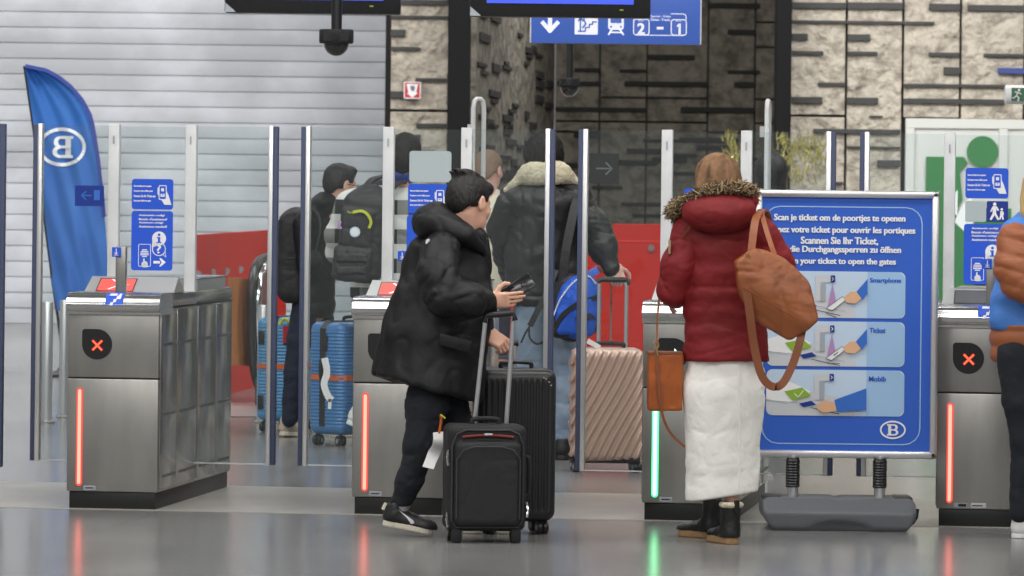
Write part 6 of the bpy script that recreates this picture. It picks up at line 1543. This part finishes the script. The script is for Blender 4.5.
# front soft carry-on
dA = 22.4; sA = F/dA
gA = W(485, 400, dA); c = np.array([gA[0], dA, 0]); R = rotz(.14); L = lambda x, y, z: c+R@np.array([x, y, z])
t = thing('suitcase', 'small black fabric carry-on suitcase with red zip, in front of the bigger case', 'suitcase', c)
w, dep, h, zb = .355, .22, .475, .052
s = S().frame(c, R); s.box((0, 0, zb+h/2), (w/2, dep/2, h/2), .035, .01); s.box((0, -dep/2, zb+h*.45), (w*.42, .035, h*.40), .03, .015); s.frame(); s.disp += [wr(.003, 8)]
sobj('case_body', s, .005, 'fabricblack', t)
def arcline(pts, rad, mm, nm): MB().tube(pts, rad, mm, 6).build(nm, t)
hw2 = w/2-.018; arcline([L(x, -dep/2-.004, z) for x, z in [(-hw2, zb+.05), (-hw2, zb+h-.09), (-hw2+.02, zb+h-.04), (-hw2+.06, zb+h-.022), (hw2-.06, zb+h-.022), (hw2-.02, zb+h-.04), (hw2, zb+h-.09), (hw2, zb+.05), (hw2-.02, zb+.02), (-hw2+.02, zb+.02), (-hw2, zb+.05)]], .005, 'fabricedge', 'piping')
pw = w*.40; arcline([L(x, -dep/2-.034, z) for x, z in [(-pw, zb+.06), (-pw, zb+h*.68), (-pw+.03, zb+h*.77), (-pw+.08, zb+h*.80), (pw-.08, zb+h*.80), (pw-.03, zb+h*.77), (pw, zb+h*.68), (pw, zb+.06)]], .004, 'fabricedge', 'pocket_piping')
arcline([L(x, -dep/2-.012, zb+h*.905-.15*x*x*4) for x in np.linspace(-.115, .115, 12)], .0055, 'redzip', 'top_zip')
MB().box(L(0, -dep/2-.018, zb+h*.915), (.018, .002, .004), 'greylt', .001, R).build('maker_plate', t)
m = MB()
for xx, zz_ in ((-w/2, zb+.33), (-w/2, zb+.055), (w/2, zb+.10)): m.tube([L(xx, -dep/2+.01, zz_+.03), L(xx*1.03, -dep/2-.012, zz_), L(xx*1.0, -dep/2-.014, zz_-.035)], .006, 'chrome', 6)
m.build('zip_pull', t)
MB().tube(spline([L(-.06, -.02, zb+h), L(-.05, -.02, zb+h+.022), L(.05, -.02, zb+h+.022), L(.06, -.02, zb+h)], 4), .011, 'fabricblack', 8).build('carry_handle', t)
MB().tube(spline([L(w/2, .0, zb+.33), L(w/2+.025, .0, zb+.31), L(w/2+.025, .0, zb+.17), L(w/2, .0, zb+.15)], 4), .010, 'fabricblack', 8).build('side_handle', t)
for sx in (-1, 1):
    MB().box(L(sx*(w/2-.045), -dep/2+.035, zb-.01), (.022, .03, .04), 'blackmatte', .008, R).build('foot', t); wheel(t, L(sx*(w/2-.035), dep/2-.03, .032), .032, R[:, 0])
a0 = W(474, 422, dA+.08); a1 = W(485.5, 318, dA+.05); b0 = W(506, 422, dA+.08); b1 = W(513.5, 316, dA+.05)
for p0, p1 in ((a0, a1), (b0, b1)): p0 = p0.copy(); p0[2] = zb+h-.02; MB().tube([p0, p1], .0105, 'alu', 10).build('handle_tube', t)
MB().tube([a1+np.array([-.006, 0, -.02]), a1+np.array([.004, 0, .012]), b1+np.array([-.002, 0, .014]), b1+np.array([.006, 0, -.02])], .015, 'black', 12).build('grip', t)
# baggage tag by its side
tg = thing('baggage_tag', 'crumpled white paper baggage tag hanging left of the small carry-on', 'tag', W(434, 445, dA+.1))
m = MB(); pts = [W(439, 432, dA+.12), W(439, 442, dA+.10), W(434, 453, dA+.13), W(428, 468, dA+.10)]
m.ribbon(spline(pts, 5), [np.array([1, 0, .4])]*40, .055, .002, 'paper'); m.build('paper_strip', tg); m = MB(); m.tube(spline([W(441, 415, dA+.1), W(441, 422, dA+.11), W(439, 434, dA+.12)], 4), .006, 'orange', 6); m.tube([W(441, 415, dA+.1), W(445, 418, dA+.05)], .004, 'yellow', 6); m.build('string', tg)
# large black ribbed shell
t, c, R, L = case('suitcase', 'large black hard shell suitcase with vertical ribs behind the carry-on', 514, 500, 22.95, .36, .27, .70, .16, 'caseblack', ('v', .0035, .027), zb=.06, vox=.0045)
for sx in (-1, 1):
    for sy in (-1, 1): wheel(t, L(sx*.12, sy*.085, .032), .031, (1, .4*sx, 0), 'black', True)
m = MB(); 
for dx, dz in ((.115, .72), (.125, .715), (.14, .70), (.15, .685)): m.lathe([(.004, -.002), (.004, .0)], L(dx, -.135, dz), 'chrome', 8, 1)
m.build('rivet', t)['kind'] = 'stuff'
MB().tube(spline([L(-.07, -.05, .76), L(-.06, -.05, .785), L(.06, -.05, .785), L(.07, -.05, .76)], 4), .010, 'black', 8).build('carry_handle', t)
z1 = W(508, 343.5, 22.95)[2]; xl, xr = [(R.T@(W(p, 343, 22.95)-c))[0] for p in (484.5, 515.5)]
for x in (xl, xr): MB().tube([L(x, .02, .75), L(x, .02, z1)], .010, 'alu', 10).build('handle_tube', t)
MB().tube([L(xl-.01, .02, z1), L(xr+.016, .02, z1)], .014, 'black', 12).build('grip', t)
# rose gold
t, c, R, L = case('suitcase', 'rose gold hard suitcase with diagonal grooves held by leather jacket person', 606.5, 460, 27.9, .40, .26, .635, .06, 'rose', ('d', .0085, .046), zb=.055, vox=.0055)
MB().b2(L(-.198, -.10, .05)-[0, 0, 0], L(.198, .10, .095), 'blackmatte', .02).build('base_band', t)
for sx in (-1, 1):
    for sy in (-1, 1): wheel(t, L(sx*.165, sy*.09, .029), .028, (1, .3, 0), 'black', True)
z1 = W(616, 281, 27.9)[2]; xl, xr = [(R.T@(W(p, 281, 27.9)-c))[0] for p in (600, 627.5)]
for x in (xl, xr): MB().tube([L(x, .05, .68), L(x, .05, z1)], .011, 'alu', 10).build('handle_tube', t)
MB().tube([L(xl-.01, .05, z1-.01), L(xl+.01, .05, z1+.006), L(xr, .05, z1+.006), L(xr+.014, .05, z1-.02)], .016, 'black', 12).build('grip', t)
MB().tube(spline([L(-.07, -.02, .69), L(-.06, -.02, .712), L(.08, -.02, .712), L(.09, -.02, .69)], 4), .012, 'blackmatte', 8).build('carry_handle', t)
m = MB(); m.box(L(-.08, -.06, .71), (.04, .002, .014), 'paper', 0, np.array(Matrix.Rotation(.5, 3, 'Y'))); m.build('paper_tag', t)
# blue shells
def bluecase(label, px, py, d, w, dep, h, yaw, m_):
    t, c, R, L = case('suitcase', label, px, py, d, w, dep, h, yaw, m_, ('h', .0028, .021), zb=.07, vox=.005)
    for sx in (-1, 1):
        for sy in (-1, 1): wheel(t, L(sx*(w/2-.05), sy*(dep/2-.05), .034), .033, (1, .5*sx, 0), 'black', True)
    return t, c, R, L
dB = 30.3
t, c, R, L = bluecase('bright blue ribbed suitcase with orange strap and white tag left of the gate', 351, 440, dB, .29, .46, .68, -.75, 'caseblue')
# after turning, the zipped narrow side faces the camera
def band(t, L, hx, hy, z, m_, name, hgt=.016):
    P = [L(-hx, -hy+.04, z), L(-hx+.04, -hy, z), L(hx-.04, -hy, z), L(hx, -hy+.04, z), L(hx, hy-.04, z), L(hx-.04, hy, z), L(-hx+.04, hy, z), L(-hx, hy-.04, z), L(-hx, -hy+.04, z)]
    MB().ribbon(P, (0, 0, 1), hgt*2, .006, m_).build(name, t)
band(t, L, .148, .233, .415, 'orange', 'luggage_strap')
m = MB(); m.ribbon([L(0, -.233, .12), L(0, -.233, .71), L(0, -.20, .752), L(0, .20, .752), L(0, .233, .71), L(0, .233, .12)], (1, 0, 0), .055, .008, 'black'); m.build('zip_band', t)
MB().box(L(0, -.238, .625), (.028, .008, .05), 'blackmatte', .006, R).build('lock', t); MB().tube(spline([L(0, -.235, .54), L(0, -.262, .52), L(0, -.262, .42), L(0, -.235, .40)], 4), .010, 'blackmatte', 8).build('side_handle', t)
MB().tube(spline([L(-.0, -.07, .75), L(0, -.06, .775), L(0, .06, .775), L(0, .07, .75)], 4), .010, 'blackmatte', 8).build('carry_handle', t)
m = MB(); p = lambda x, y: W(x-1, y, 29.98); m.ribbon(spline([p(325.5, 358), p(328, 372), p(325, 384), p(329, 396), p(333, 400)], 5), [np.array([1, 0, .3])]*40, .040, .002, 'paper'); m.ribbon([p(331, 399), p(330.5, 409)], (1, 0, 0), .02, .002, 'paper'); m.build('white_tag', t)
t, c, R, L = bluecase('light blue ribbed suitcase half hidden behind dark jeans leg', 286, 430, 31.9, .25, .45, .66, -.32, 'caseblue2')
band(t, L, .128, .228, .42, 'orange', 'luggage_strap')
m = MB(); m.ribbon([L(0, -.228, .12), L(0, -.228, .70), L(0, -.19, .732), L(0, .19, .732), L(0, .228, .70), L(0, .228, .12)], (1, 0, 0), .045, .008, 'black'); m.build('zip_band', t)
for xx in (-.085, .085):
    for z in (.60, .19): MB().box(L(xx, -.228, z), (.020, .006, .045), 'black', .005, R).build('corner_guard', t)
m = MB(); m.tube(spline([W(279, 325, 31.6), W(284, 319, 31.6), W(290, 322, 31.6)], 4), .010, 'yellow', 6); m.ribbon([W(287, 326, 31.55), W(287, 343, 31.55)], (1, 0, 0), .05, .006, 'signred'); m.build('ribbon_tag', t)
# dark bag with orange stripe glimpsed between the handles
t = thing('duffel_bag', 'navy bag with orange stripe glimpsed between the suitcase handles', 'bag', W(498, 362, 29.9))
s = S(); s.box(W(500, 384, 29.6)*[1, 1, 0]+[0, 0, .29], (.12, .12, .288), .06, .02); s.disp.append(wr(.006, 8)); sobj('bag_body', s, .009, 'darkjeans', t)
m = MB(); m.box(W(499, 361.5, 29.47), (.05, .03, .011), 'orange', .008); m.build('stripe', t)
